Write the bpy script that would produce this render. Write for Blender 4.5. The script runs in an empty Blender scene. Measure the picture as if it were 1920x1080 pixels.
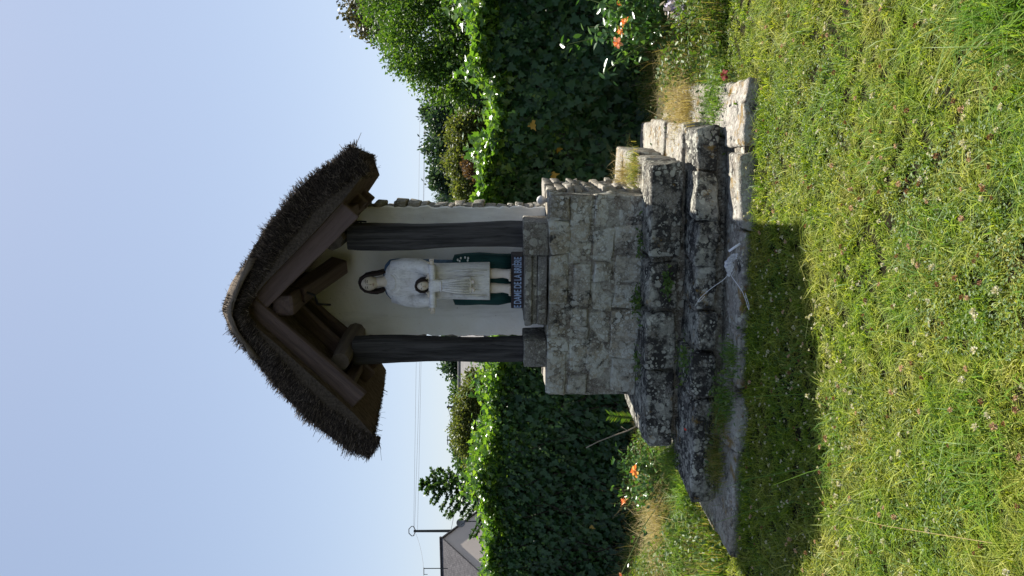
import bpy, bmesh, math, random
import numpy as np
from mathutils import Vector, Matrix, noise as mnoise

R = math.radians
rng = np.random.default_rng(7)
random.seed(7)
sc = bpy.context.scene
col = sc.collection

# ------------------------------------------------------------------ camera
EYE, FPX, HOR = 1.6, 1400.0, 940.0          # eye height, focal length in photo pixels, horizon row
cam = bpy.data.objects.new('camera', bpy.data.cameras.new('camera'))
col.objects.link(cam)
cam.data.sensor_width = 36.0
cam.data.lens = 36.0 * FPX / 1920.0
cam.data.clip_start, cam.data.clip_end = 0.05, 2000
PITCH = math.atan((960 - HOR) / FPX)
fwd = Vector((0, math.cos(PITCH), -math.sin(PITCH)))     # the phone was held upright, the file lies on its side
ycam = Vector((1, 0, 0)); zcam = -fwd; xcam = ycam.cross(zcam)
cam.matrix_world = Matrix.Translation((0, 0, EYE)) @ Matrix((xcam, ycam, zcam)).transposed().to_4x4()
sc.camera = cam

# ------------------------------------------------------------------ sky and sun
SUN_EL, SUN_AZ = R(61.0), R(27.0)            # azimuth to the right of straight ahead
w = bpy.data.worlds.new('World'); sc.world = w; w.use_nodes = True
wn = w.node_tree
sky = wn.nodes.new('ShaderNodeTexSky'); sky.sky_type = 'NISHITA'; sky.sun_disc = False
sky.sun_elevation = SUN_EL; sky.sun_rotation = SUN_AZ
sky.air_density = 1.0; sky.dust_density = 0.6; sky.ozone_density = 2.0; sky.altitude = 0
bg = wn.nodes['Background']; bg.inputs['Strength'].default_value = 0.130
tint = wn.nodes.new('ShaderNodeMix'); tint.data_type = 'RGBA'; tint.blend_type = 'MULTIPLY'; tint.inputs[0].default_value = 1.0
tint.inputs[7].default_value = (.90, .90, 1.0, 1)          # the camera's white balance
wn.links.new(sky.outputs[0], tint.inputs[6]); gam = wn.nodes.new('ShaderNodeGamma'); gam.inputs[1].default_value = .57
wn.links.new(tint.outputs[2], gam.inputs[0]); wn.links.new(gam.outputs[0], bg.inputs['Color'])
sun = bpy.data.objects.new('sun', bpy.data.lights.new('sun', 'SUN')); col.objects.link(sun)
sun.data.energy = 5.0; sun.data.angle = R(0.53); sun.data.color = (1.0, 0.95, 0.86)
SD = Vector((math.sin(SUN_AZ) * math.cos(SUN_EL), math.cos(SUN_AZ) * math.cos(SUN_EL), math.sin(SUN_EL)))
sun.rotation_euler = SD.to_track_quat('Z', 'Y').to_euler(); sun.location = (4, 8, 12)
vs = sc.view_settings
vs.view_transform = 'Standard'; vs.look = 'None'; vs.exposure = 1.2; vs.gamma = 1.0; vs.use_curve_mapping = False
sc.cycles.max_bounces = 12; sc.cycles.diffuse_bounces = 8; sc.cycles.transparent_max_bounces = 8

# ------------------------------------------------------------------ helpers
def at(u, v, d):
    """upright photo pixel (u right, v down) at distance d along the view -> world point"""
    return Vector(((u - 540) * d / FPX, d, EYE - (v - HOR) * d / FPX))

def tag(o, label=None, cat=None, group=None, kind=None):
    if label: o['label'] = label
    if cat: o['category'] = cat
    if group: o['group'] = group
    if kind: o['kind'] = kind
    return o

def empty(name, loc=(0, 0, 0), rz=0.0):
    o = bpy.data.objects.new(name, None); col.objects.link(o)
    o.empty_display_size = 0.1
    o.location = loc; o.rotation_euler = (0, 0, rz)
    return o

def link(name, me, mat, parent=None, smooth=False):
    if mat is not None:
        me.materials.clear(); me.materials.append(mat)
    if smooth:
        me.polygons.foreach_set('use_smooth', [True] * len(me.polygons))
    o = bpy.data.objects.new(name, me); col.objects.link(o)
    if parent is not None: o.parent = parent
    return o

def build(name, V, F, mat, parent=None, smooth=False):
    me = bpy.data.meshes.new(name); me.from_pydata([tuple(v) for v in V], [], F); me.update()
    return link(name, me, mat, parent, smooth)

def np_mesh(name, V, F):
    """V (n,3), F (m,k) numpy -> mesh, quickly"""
    me = bpy.data.meshes.new(name)
    k = F.shape[1]
    me.vertices.add(len(V)); me.vertices.foreach_set('co', V.astype(np.float32).ravel())
    me.loops.add(F.size); me.loops.foreach_set('vertex_index', F.astype(np.int32).ravel())
    me.polygons.add(len(F))
    me.polygons.foreach_set('loop_start', np.arange(0, F.size, k, dtype=np.int32))
    me.polygons.foreach_set('loop_total', np.full(len(F), k, dtype=np.int32))
    me.update(calc_edges=True)
    return me

class MB:
    """collects pieces into one mesh"""
    def __init__(s): s.V = []; s.F = []
    def add(s, V, F):
        o = len(s.V); s.V += [tuple(v) for v in V]; s.F += [tuple(i + o for i in f) for f in F]
    def tube(s, pts, rad, n=6, cap=True):
        s.add(*tube_geo(pts, rad, n, cap))
    def hexa(s, c4, z0, z1, **k): s.add(*hexa_geo(c4, z0, z1, **k))
    def obj(s, name, mat, parent=None, smooth=False): return build(name, s.V, s.F, mat, parent, smooth)

def tube_geo(pts, rad, n=6, cap=True):
    pts = [Vector(p) for p in pts]
    if not hasattr(rad, '__len__'): rad = [rad] * len(pts)
    V, F = [], []
    prev = None
    for i, p in enumerate(pts):
        t = (pts[min(i + 1, len(pts) - 1)] - pts[max(i - 1, 0)]).normalized()
        if prev is None:
            a = Vector((1, 0, 0)) if abs(t.x) < .8 else Vector((0, 1, 0))
            x = (a - t * a.dot(t)).normalized()
        else:
            x = (prev - t * prev.dot(t)).normalized()
        prev = x; y = t.cross(x)
        for k in range(n):
            an = 2 * math.pi * k / n
            V.append(p + (x * math.cos(an) + y * math.sin(an)) * rad[i])
    for i in range(len(pts) - 1):
        for k in range(n):
            k2 = (k + 1) % n
            F.append((i * n + k, i * n + k2, (i + 1) * n + k2, (i + 1) * n + k))
    if cap:
        F.append(tuple(range(n - 1, -1, -1))); F.append(tuple((len(pts) - 1) * n + k for k in range(n)))
    return V, F

def loft_geo(rings, cap=True):
    n = len(rings[0]); V, F = [], []
    for r in rings: V += [Vector(p) for p in r]
    for i in range(len(rings) - 1):
        for k in range(n):
            k2 = (k + 1) % n
            F.append((i * n + k, i * n + k2, (i + 1) * n + k2, (i + 1) * n + k))
    if cap:
        F.append(tuple(range(n - 1, -1, -1))); F.append(tuple((len(rings) - 1) * n + k for k in range(n)))
    return V, F

def ell(cx, cy, z, rx, ry, n=20, p=2.0, fold=0.0, nf=0, ph=0.0):
    out = []
    for k in range(n):
        a = 2 * math.pi * k / n
        c, s_ = math.cos(a), math.sin(a)
        f = 1 + fold * math.sin(nf * a + ph)
        out.append((cx + rx * f * math.copysign(abs(c) ** (2 / p), c), cy + ry * f * math.copysign(abs(s_) ** (2 / p), s_), z))
    return out

def hexa_geo(c4, z0, z1, r=0.015, jit=0.008, cell=0.09, nz=0.006, seed=0, tilt=None, maxn=7):
    """rough block on four plan corners (ccw), rounded edges, uneven faces; z1 may be 4 heights"""
    rs = random.Random(seed * 7919 + 13)
    c = [Vector((p[0], p[1], 0)) for p in c4]
    hx = ((c[1] - c[0]).length + (c[2] - c[3]).length) / 4
    hy = ((c[3] - c[0]).length + (c[2] - c[1]).length) / 4
    zt = list(z1) if hasattr(z1, '__len__') else [z1] * 4
    hz = (sum(zt) / 4 - z0) / 2
    h = (hx, hy, hz); r = min(r, hx * .6, hy * .6, hz * .6)
    ax = []
    for q in h:
        m = max(1, min(maxn, int(round(2 * (q - r) / cell))))
        inner = [-(q - r) + 2 * (q - r) * i / m for i in range(m + 1)]
        ax.append([-q] + inner + [q])
    cj = [Vector((rs.uniform(-jit, jit), rs.uniform(-jit, jit), rs.uniform(-jit, jit))) for _ in range(8)]
    idx, V, F = {}, [], []
    off = Vector((rs.uniform(-50, 50), rs.uniform(-50, 50), rs.uniform(-50, 50)))
    def vert(i, j, k):
        key = (i, j, k)
        if key in idx: return idx[key]
        p = Vector((ax[0][i], ax[1][j], ax[2][k]))
        q = Vector([max(-(h[d] - r), min(h[d] - r, p[d])) for d in range(3)])
        e = p - q
        if e.length > 1e-9: p = q + e.normalized() * r
        s, t, u_ = (p.x / hx + 1) / 2, (p.y / hy + 1) / 2, (p.z / hz + 1) / 2
        w4 = ((1 - s) * (1 - t), s * (1 - t), s * t, (1 - s) * t)
        b = Vector((0, 0, 0)); top = 0.0
        for m in range(4): b += c[m] * w4[m]; top += zt[m] * w4[m]
        b.z = z0 + (top - z0) * u_
        for m in range(4): b += cj[m] * w4[m] * (1 - u_) + cj[m + 4] * w4[m] * u_
        nv = mnoise.noise_vector(b * 9 + off)
        b += nv * nz
        b += mnoise.noise_vector(b * 28 + off) * nz * .5
        idx[key] = len(V); V.append(b); return idx[key]
    N = [len(a) - 1 for a in ax]
    for i in range(N[0]):
        for j in range(N[1]):
            F.append((vert(i, j, 0), vert(i, j + 1, 0), vert(i + 1, j + 1, 0), vert(i + 1, j, 0)))
            F.append((vert(i, j, N[2]), vert(i + 1, j, N[2]), vert(i + 1, j + 1, N[2]), vert(i, j + 1, N[2])))
    for i in range(N[0]):
        for k in range(N[2]):
            F.append((vert(i, 0, k), vert(i + 1, 0, k), vert(i + 1, 0, k + 1), vert(i, 0, k + 1)))
            F.append((vert(i, N[1], k), vert(i, N[1], k + 1), vert(i + 1, N[1], k + 1), vert(i + 1, N[1], k)))
    for j in range(N[1]):
        for k in range(N[2]):
            F.append((vert(0, j, k), vert(0, j, k + 1), vert(0, j + 1, k + 1), vert(0, j + 1, k)))
            F.append((vert(N[0], j, k), vert(N[0], j + 1, k), vert(N[0], j + 1, k + 1), vert(N[0], j, k + 1)))
    return V, F

_sd = [0]
def stone(parent, c4, z0, z1, mat, name='stone', **k):
    _sd[0] += 1
    return build(name, *hexa_geo(c4, z0, z1, seed=_sd[0], **k), mat, parent, True)

def rect(a0, a1, b0, b1): return [(a0, b0), (a1, b0), (a1, b1), (a0, b1)]

# ------------------------------------------------------------------ materials
def newmat(name):
    m = bpy.data.materials.new(name); m.use_nodes = True
    nt = m.node_tree; b = nt.nodes['Principled BSDF']
    return m, nt, b
def nd(nt, typ, **inp):
    x = nt.nodes.new(typ)
    for k, v in inp.items():
        if k in x.inputs: x.inputs[k].default_value = v
        else: setattr(x, k, v)
    return x
def ramp(nt, fac, stops, interp='LINEAR'):
    r_ = nt.nodes.new('ShaderNodeValToRGB'); cr = r_.color_ramp; cr.interpolation = interp
    while len(cr.elements) < len(stops): cr.elements.new(0.5)
    for e, (p, c) in zip(cr.elements, stops):
        e.position = p; e.color = (*c, 1) if hasattr(c, '__len__') else (c, c, c, 1)
    nt.links.new(fac, r_.inputs[0]); return r_.outputs[0]
def mix(nt, fac, a, b, mode='MIX'):
    x = nt.nodes.new('ShaderNodeMix'); x.data_type = 'RGBA'; x.blend_type = mode
    for s, v in ((x.inputs[0], fac), (x.inputs[6], a), (x.inputs[7], b)):
        if isinstance(v, bpy.types.NodeSocket): nt.links.new(v, s)
        elif hasattr(v, '__len__'): s.default_value = (*v, 1)
        else: s.default_value = v
    return x.outputs[2]
def math_(nt, op, a, b=None):
    x = nt.nodes.new('ShaderNodeMath'); x.operation = op
    for s, v in zip(x.inputs, (a, b)):
        if v is None: continue
        if isinstance(v, bpy.types.NodeSocket): nt.links.new(v, s)
        else: s.default_value = v
    return x.outputs[0]
def noise_(nt, vec, scale, detail=4, rough=.6, dist=0.0):
    x = nd(nt, 'ShaderNodeTexNoise', Scale=scale, Detail=detail, Roughness=rough, Distortion=dist)
    nt.links.new(vec, x.inputs['Vector']); return x.outputs[0]
def bump(nt, b, hgt, strength=.5, dist=.01):
    x = nd(nt, 'ShaderNodeBump', Strength=strength, Distance=dist)
    nt.links.new(hgt, x.inputs['Height']); nt.links.new(x.outputs[0], b.inputs['Normal'])
def pos(nt): return nt.nodes.new('ShaderNodeNewGeometry').outputs['Position']
def objco(nt): return nt.nodes.new('ShaderNodeTexCoord').outputs['Object']
def mapped(nt, vec, scale):
    x = nt.nodes.new('ShaderNodeMapping'); x.inputs['Scale'].default_value = scale
    nt.links.new(vec, x.inputs['Vector']); return x.outputs[0]

def stone_mat(name, tones, lichen=.5, black=.4, moss=0.0, pale=(.58, .57, .48), warm=0.0):
    m, nt, b = newmat(name); p = pos(nt)
    oi = nt.nodes.new('ShaderNodeObjectInfo').outputs['Random']
    base = ramp(nt, oi, [(i / max(1, len(tones) - 1), t) for i, t in enumerate(tones)])
    n1 = noise_(nt, p, 22, 6, .65); n2 = noise_(nt, p, 5.5, 4, .6); n3 = noise_(nt, p, 90, 3, .7)
    c = mix(nt, ramp(nt, n1, [(.40, 0), (.62, 1)]), base, mix(nt, .7, base, (.045, .04, .03)))
    c = mix(nt, ramp(nt, noise_(nt, p, 3.1, 3, .6), [(.42, 0), (.66, .75)]), c, mix(nt, 1.0, c, (.62, .55, .42), 'MULTIPLY'))
    c = mix(nt, math_(nt, 'MULTIPLY', ramp(nt, n3, [(.45, 0), (.7, 1)]), .5), c, (.45, .43, .38))
    # black crust
    nb = noise_(nt, p, 7.3, 6, .72)
    bk = ramp(nt, nb, [(.62 - black * .22, 0), (.68 - black * .2, 1)])
    c = mix(nt, math_(nt, 'MULTIPLY', bk, .9), c, (.022, .021, .02))
    # round lichen
    wob = nd(nt, 'ShaderNodeTexNoise', Scale=16.0, Detail=4.0); nt.links.new(p, wob.inputs['Vector'])
    vv = nt.nodes.new('ShaderNodeVectorMath'); vv.operation = 'MULTIPLY_ADD'
    nt.links.new(wob.outputs['Color'], vv.inputs[0]); vv.inputs[1].default_value = (.05,) * 3; nt.links.new(p, vv.inputs[2])
    msk = None; rim = None
    for scl, thr in ((26, .40), (13, .36), (48, .42)):
        vo = nd(nt, 'ShaderNodeTexVoronoi', Scale=scl); nt.links.new(vv.outputs[0], vo.inputs['Vector'])
        sep = nt.nodes.new('ShaderNodeSeparateColor'); nt.links.new(vo.outputs['Color'], sep.inputs[0])
        size = math_(nt, 'MULTIPLY', math_(nt, 'GREATER_THAN', sep.outputs[0], 1 - lichen), math_(nt, 'MULTIPLY', math_(nt, 'ADD', sep.outputs[1], .3), thr))
        inside = math_(nt, 'LESS_THAN', vo.outputs['Distance'], size)
        msk = inside if msk is None else math_(nt, 'MAXIMUM', msk, inside)
    grp = ramp(nt, n2, [(.38, .25), (.62, 1)])
    lc = mix(nt, n3, pale, tuple(x * .6 for x in pale))
    c = mix(nt, math_(nt, 'MULTIPLY', math_(nt, 'MULTIPLY', msk, grp), .85), c, lc)
    # crusty pale lichen sheets, speckled
    sh = ramp(nt, noise_(nt, p, 4.1, 7, .7, .4), [(.50, 0), (.58, 1)])
    sp = ramp(nt, n1, [(.42, 0), (.5, 1)])
    c = mix(nt, math_(nt, 'MULTIPLY', math_(nt, 'MULTIPLY', sh, sp), lichen), c, lc)
    if moss:
        ms = ramp(nt, noise_(nt, p, 6.7, 5, .7), [(.66 - moss * .2, 0), (.74 - moss * .2, 1)])
        c = mix(nt, math_(nt, 'MULTIPLY', ms, .8), c, (.20, .12, .02) if warm else (.06, .075, .015))
    nt.links.new(c, b.inputs['Base Color']); b.inputs['Roughness'].default_value = .93
    b.inputs['Specular IOR Level'].default_value = .2
    hgt = math_(nt, 'ADD', math_(nt, 'MULTIPLY', n1, .7), math_(nt, 'ADD', math_(nt, 'MULTIPLY', n3, .35), math_(nt, 'MULTIPLY', msk, .12)))
    bump(nt, b, hgt, 1.0, .026)
    return m

M = {}
M['stone'] = stone_mat('lichened_stone', [(.42, .39, .31), (.32, .29, .23), (.46, .44, .35), (.36, .32, .24), (.43, .39, .30)], .68, .2, pale=(.68, .68, .60))
M['step_stone'] = stone_mat('step_stone', [(.17, .16, .14), (.22, .205, .175), (.13, .125, .115), (.20, .185, .155)], .5, .85, .25, warm=1)
M['slab_stone'] = stone_mat('slab_stone', [(.38, .35, .31), (.31, .285, .255), (.42, .38, .33)], .45, .3, .5, warm=1)
M['block_stone'] = stone_mat('block_stone', [(.20, .185, .165), (.23, .215, .195), (.18, .17, .155)], .25, .2)
M['mortar'] = stone_mat('mortar', [(.19, .165, .13), (.21, .18, .145)], .5, .3)
M['schist'] = stone_mat('schist', [(.40, .36, .31), (.33, .30, .26), (.46, .42, .36), (.37, .32, .26)], .3, .05)

def plaster_mat():
    m, nt, b = newmat('limewash'); p = pos(nt)
    n1 = noise_(nt, p, 3.0, 5, .6); n2 = noise_(nt, p, 30, 5, .7)
    c = mix(nt, ramp(nt, n1, [(.35, 0), (.7, 1)]), (.91, .90, .87), (.84, .81, .73))
    sep = nt.nodes.new('ShaderNodeSeparateXYZ'); nt.links.new(p, sep.inputs[0])
    hi = ramp(nt, math_(nt, 'ADD', sep.outputs[2], math_(nt, 'MULTIPLY', n1, .5)), [(.0, 0), (1, 1)])
    high_mix = nt.nodes.new('ShaderNodeMapRange'); nt.links.new(math_(nt, 'ADD', sep.outputs[2], math_(nt, 'MULTIPLY', n1, .5)), high_mix.inputs[0])
    high_mix.inputs[1].default_value = 2.3; high_mix.inputs[2].default_value = 3.2
    c = mix(nt, math_(nt, 'MULTIPLY', high_mix.outputs[0], .6), c, (.84, .79, .63))      # yellower and darker towards the top
    stn = noise_(nt, mapped(nt, p, (5, 5, .8)), 1.6, 5, .65)
    c = mix(nt, ramp(nt, stn, [(.52, 0), (.72, .45)]), c, (.46, .43, .36))
    fl = ramp(nt, noise_(nt, p, 60, 2, .5), [(.72, 0), (.76, 1)])
    c = mix(nt, math_(nt, 'MULTIPLY', fl, .6), c, (.2, .19, .17))
    nt.links.new(c, b.inputs['Base Color']); b.inputs['Roughness'].default_value = .95
    bump(nt, b, math_(nt, 'ADD', math_(nt, 'MULTIPLY', n2, .4), n1), .5, .02)
    return m
M['plaster'] = plaster_mat()

def wood_mat(name, dark, light, axis=(1, 1, .06), sc_=30, crack=.6, rough=.75, spec=.3):
    m, nt, b = newmat(name); p = mapped(nt, objco(nt), axis)
    n1 = noise_(nt, p, sc_, 6, .65, .3); n2 = noise_(nt, p, sc_ * 3, 3, .6)
    oi = nt.nodes.new('ShaderNodeObjectInfo').outputs['Random']
    c = mix(nt, ramp(nt, n1, [(.36, 0), (.68, 1)]), dark, light)
    cr = ramp(nt, n2, [(.30, 1), (.40, 0)])
    c = mix(nt, math_(nt, 'MULTIPLY', cr, crack), c, tuple(x * .2 for x in dark))
    c = mix(nt, math_(nt, 'MULTIPLY', oi, .35), c, tuple(x * 1.4 for x in light))
    nt.links.new(c, b.inputs['Base Color']); b.inputs['Roughness'].default_value = rough
    b.inputs['Specular IOR Level'].default_value = spec
    bump(nt, b, math_(nt, 'ADD', n1, math_(nt, 'MULTIPLY', n2, .6)), .8, .012)
    return m
M['post'] = wood_mat('tarred_oak', (.006, .006, .0062), (.088, .083, .082), sc_=30, crack=1.0, rough=.85, spec=.12)
M['rafter'] = wood_mat('stained_rafter', (.065, .045, .040), (.145, .10, .085), axis=(.08, 1, 1), sc_=26, crack=.6)
M['beam'] = wood_mat('old_beam', (.055, .044, .038), (.15, .12, .098), axis=(1, .06, 1), sc_=22, crack=.5)
M['reed_under'] = wood_mat('reed_underside', (.06, .043, .032), (.17, .125, .09), axis=(.35, 1, .35), sc_=55, crack=.7, rough=.95, spec=.05)
def grime(m, scale, lo, hi, colr, amt):
    nt = m.node_tree; b = nt.nodes['Principled BSDF']; src = b.inputs['Base Color'].links[0].from_socket
    n = noise_(nt, objco(nt), scale, 6, .7)
    nt.links.new(mix(nt, math_(nt, 'MULTIPLY', ramp(nt, n, [(lo, 0), (hi, 1)]), amt), src, colr), b.inputs['Base Color']); return m
M['carved'] = wood_mat('painted_wood', (.68, .65, .62), (.88, .865, .84), axis=(1, 1, .09), sc_=38, crack=.45, rough=.7)

def plain(name, c, rough=.7, var=.25, scale=25, spec=.3, bmp=.2):
    m, nt, b = newmat(name); p = objco(nt); n = noise_(nt, p, scale, 4, .6)
    nt.links.new(mix(nt, ramp(nt, n, [(.3, 0), (.7, 1)]), c, tuple(x * (1 - var) for x in c)), b.inputs['Base Color'])
    b.inputs['Roughness'].default_value = rough; b.inputs['Specular IOR Level'].default_value = spec
    bump(nt, b, n, bmp, .01); return m
grime(M['carved'], 13, .5, .72, (.36, .32, .27), .55)
M['skin'] = plain('painted_skin', (.76, .66, .54), .6, .12)
M['hair'] = plain('painted_hair', (.030, .018, .017), .6, .4, 60)
M['blue'] = plain('blue_paint', (.10, .17, .27), .7, .35, 40)
M['green'] = wood_mat('green_paint', (.004, .030, .028), (.010, .060, .055), axis=(1, 1, .1), sc_=40, crack=.6)
M['plinth'] = plain('brown_paint', (.045, .032, .035), .6, .4, 40)
M['letter'] = plain('pale_blue_letters', (.36, .46, .62), .7, .2)
M['ink'] = plain('dark_ink', (.02, .015, .012), .8, .1)
M['lip'] = plain('faded_lip', (.42, .25, .20), .7, .1)
M['daisy'] = plain('white_dabs', (.7, .7, .66), .7, .1)
M['iron'] = plain('black_iron', (.015, .015, .016), .6, .3)
M['white'] = plain('white_cloth', (.72, .72, .76), .8, .06, 60)
M['knob'] = plain('white_china', (.62, .6, .57), .55, .15)
M['slate'] = plain('slate', (.15, .14, .145), .8, .35, 3)
def slate_rows(m):
    nt = m.node_tree; b = nt.nodes['Principled BSDF']; src = b.inputs['Base Color'].links[0].from_socket
    br = nd(nt, 'ShaderNodeTexBrick', Scale=3.0); br.inputs['Mortar Size'].default_value = .03
    br.inputs['Color1'].default_value = (1, 1, 1, 1); br.inputs['Color2'].default_value = (.55, .55, .58, 1); br.inputs['Mortar'].default_value = (.25, .25, .25, 1)
    nt.links.new(objco(nt), br.inputs['Vector'])
    nt.links.new(mix(nt, 1.0, src, br.outputs['Color'], 'MULTIPLY'), b.inputs['Base Color'])
slate_rows(M['slate'])
M['render'] = plain('house_render', (.72, .62, .54), .9, .1, 1)
M['grey_roof'] = plain('grey_roof', (.21, .20, .195), .9, .35, 9)
M['pole'] = plain('weathered_pole', (.06, .065, .062), .8, .3, 4)
M['wire'] = plain('wire', (.16, .17, .19), .6, .1)
M['dish'] = plain('dish_grey', (.22, .22, .22), .5, .1)
M['soil'] = plain('soil', (.018, .016, .008), .98, .6, 9, .05, .8)
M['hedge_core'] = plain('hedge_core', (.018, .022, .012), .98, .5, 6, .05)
M['bark'] = plain('bark', (.06, .05, .04), .95, .5, 8, .1, .8)
M['twig'] = plain('dry_twig', (.38, .32, .24), .9, .3)

def thatch_mat(name, dark, light, sc_=60):
    m, nt, b = newmat(name); p = pos(nt)
    n1 = noise_(nt, p, sc_, 5, .7); n2 = noise_(nt, p, 4, 3, .6)
    c = mix(nt, ramp(nt, n1, [(.35, 0), (.7, 1)]), dark, light)
    c = mix(nt, math_(nt, 'MULTIPLY', n2, .5), c, tuple(x * .6 for x in light))
    nt.links.new(c, b.inputs['Base Color']); b.inputs['Roughness'].default_value = 1.0
    b.inputs['Specular IOR Level'].default_value = .05
    bump(nt, b, n1, 1.0, .03); return m
M['thatch'] = thatch_mat('thatch', (.055, .043, .033), (.17, .135, .105))
M['ridge'] = thatch_mat('ridge_cap', (.24, .19, .145), (.34, .28, .22), 90)
def reed_mat():
    m, nt, b = newmat('reed'); g = nt.nodes.new('ShaderNodeNewGeometry')
    c = ramp(nt, g.outputs['Random Per Island'], [(0, (.018, .014, .012)), (.5, (.062, .049, .041)), (.85, (.13, .105, .085)), (1, (.32, .26, .20))])
    nt.links.new(c, b.inputs['Base Color']); b.inputs['Roughness'].default_value = .9
    b.inputs['Specular IOR Level'].default_value = .1; return m
M['reed'] = reed_mat()

def leaf_mat(name, stops, trans=.35, gloss=.35, patch=None, tcol=1.6, spec=.4):
    """leaf: per-leaf tone, light passing through, a little gloss"""
    m, nt, b = newmat(name); g = nt.nodes.new('ShaderNodeNewGeometry')
    c = ramp(nt, g.outputs['Random Per Island'], stops)
    if patch:
        n = noise_(nt, g.outputs['Position'], patch[0], 3, .6)
        c = mix(nt, ramp(nt, n, [(patch[1], 0), (patch[2], 1)]), c, patch[3])
    nt.links.new(c, b.inputs['Base Color']); b.inputs['Roughness'].default_value = gloss
    b.inputs['Specular IOR Level'].default_value = spec
    tr = nt.nodes.new('ShaderNodeBsdfTranslucent')
    nt.links.new(mix(nt, 1.0, c, (tcol, tcol * .98, tcol * .45), 'MULTIPLY'), tr.inputs[0])
    ms = nt.nodes.new('ShaderNodeMixShader'); ms.inputs[0].default_value = trans
    nt.links.new(b.outputs[0], ms.inputs[1]); nt.links.new(tr.outputs[0], ms.inputs[2])
    nt.links.new(ms.outputs[0], nt.nodes['Material Output'].inputs[0])
    return m
def grass_mat():
    m, nt, b = newmat('lawn_grass'); g = nt.nodes.new('ShaderNodeNewGeometry')
    rr = g.outputs['Random Per Island']; p = g.outputs['Position']
    gr = ramp(nt, rr, [(0, (.03, .07, .004)), (.35, (.10, .18, .008)), (.7, (.20, .29, .015)), (1, (.36, .42, .05))])
    dr = ramp(nt, rr, [(0, (.06, .07, .006)), (.35, (.20, .21, .020)), (.75, (.36, .34, .06)), (1, (.56, .51, .20))])
    n = noise_(nt, p, 1.7, 4, .65); n2 = noise_(nt, p, 6.0, 3, .6)
    f = ramp(nt, math_(nt, 'ADD', math_(nt, 'MULTIPLY', n, .65), math_(nt, 'MULTIPLY', n2, .35)), [(.42, 0), (.60, 1)])
    c = mix(nt, math_(nt, 'MULTIPLY', f, .78), gr, dr)
    nt.links.new(c, b.inputs['Base Color']); b.inputs['Roughness'].default_value = .55
    b.inputs['Specular IOR Level'].default_value = .25
    tr = nt.nodes.new('ShaderNodeBsdfTranslucent')
    nt.links.new(mix(nt, 1.0, c, (1.5, 1.5, .6), 'MULTIPLY'), tr.inputs[0])
    ms = nt.nodes.new('ShaderNodeMixShader'); ms.inputs[0].default_value = .4
    nt.links.new(b.outputs[0], ms.inputs[1]); nt.links.new(tr.outputs[0], ms.inputs[2])
    nt.links.new(ms.outputs[0], nt.nodes['Material Output'].inputs[0])
    return m
M['grass'] = grass_mat()
M['bed_grass'] = leaf_mat('bed_grass', [(0, (.08, .13, .02)), (.4, (.17, .20, .04)), (.75, (.30, .26, .08)), (1, (.38, .30, .15))], .4, .6, spec=.2)
M['lush'] = leaf_mat('lush_grass', [(0, (.06, .14, .015)), (.6, (.12, .22, .025)), (1, (.20, .26, .04))], .4, .5, spec=.3)
M['dry'] = leaf_mat('dry_stems', [(0, (.20, .15, .06)), (.5, (.33, .26, .12)), (1, (.42, .35, .2))], .3, .7, spec=.1)
M['weed'] = leaf_mat('weed_leaf', [(0, (.04, .09, .015)), (.6, (.08, .14, .02)), (1, (.13, .18, .03))], .35, .5)
M['ivy'] = leaf_mat('ivy_leaf', [(0, (.020, .055, .020)), (.5, (.032, .080, .026)), (.9, (.05, .11, .03)), (1, (.08, .14, .04))], .28, .32, tcol=1.9, spec=.3)
M['ivy_big'] = leaf_mat('ivy_big_leaf', [(0, (.026, .070, .026)), (.6, (.04, .095, .032)), (1, (.07, .13, .04))], .28, .35, tcol=1.9, spec=.3)
M['ivy_top'] = leaf_mat('ivy_sunlit_leaf', [(0, (.045, .11, .018)), (.5, (.08, .17, .022)), (1, (.14, .22, .03))], .45, .28, tcol=2.0, spec=.6)  # sunlight on the hedge top put into a brighter leaf colour
M['ivy_yellow'] = leaf_mat('ivy_yellow_leaf', [(0, (.5, .28, .03)), (1, (.6, .38, .06))], .35, .5)
M['rose_leaf'] = leaf_mat('rose_leaf', [(0, (.03, .085, .02)), (.7, (.06, .14, .03)), (1, (.1, .19, .04))], .35, .28, spec=.6)
M['rose'] = leaf_mat('rose_petal', [(0, (.70, .13, .06)), (.5, (.80, .27, .13)), (1, (.86, .48, .26))], .35, .6, tcol=1.1, spec=.2)
M['petal_red'] = leaf_mat('red_petal', [(0, (.75, .05, .03)), (1, (.8, .08, .04))], .3, .6, tcol=1.1)
M['dead_rose'] = leaf_mat('dead_rose_petal', [(0, (.12, .01, .01)), (1, (.22, .03, .02))], .2, .8)
M['lilac'] = leaf_mat('lilac_petal', [(0, (.30, .26, .42)), (.6, (.42, .38, .5)), (1, (.5, .48, .52))], .3, .7, tcol=1.1)
M['tree_light'] = leaf_mat('light_tree_leaf', [(0, (.03, .08, .014)), (.5, (.06, .125, .020)), (1, (.10, .17, .026))], .38, .5, tcol=1.7, spec=.25)
M['tree_dark'] = leaf_mat('dark_tree_leaf', [(0, (.030, .035, .022)), (.6, (.06, .06, .035)), (1, (.10, .09, .05))], .3, .5)
M['pine'] = leaf_mat('pine_needles', [(0, (.022, .050, .030)), (.6, (.042, .082, .044)), (1, (.07, .12, .055))], .25, .5)
M['spruce'] = leaf_mat('spruce_needles', [(0, (.025, .065, .022)), (.6, (.05, .11, .03)), (1, (.10, .16, .04))], .3, .45)
M['olive'] = leaf_mat('olive_shrub_leaf', [(0, (.06, .09, .022)), (.5, (.10, .13, .03)), (1, (.16, .17, .05))], .35, .5)
M['red_shrub'] = leaf_mat('red_shrub_leaf', [(0, (.07, .045, .025)), (1, (.13, .075, .04))], .35, .5)
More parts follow.
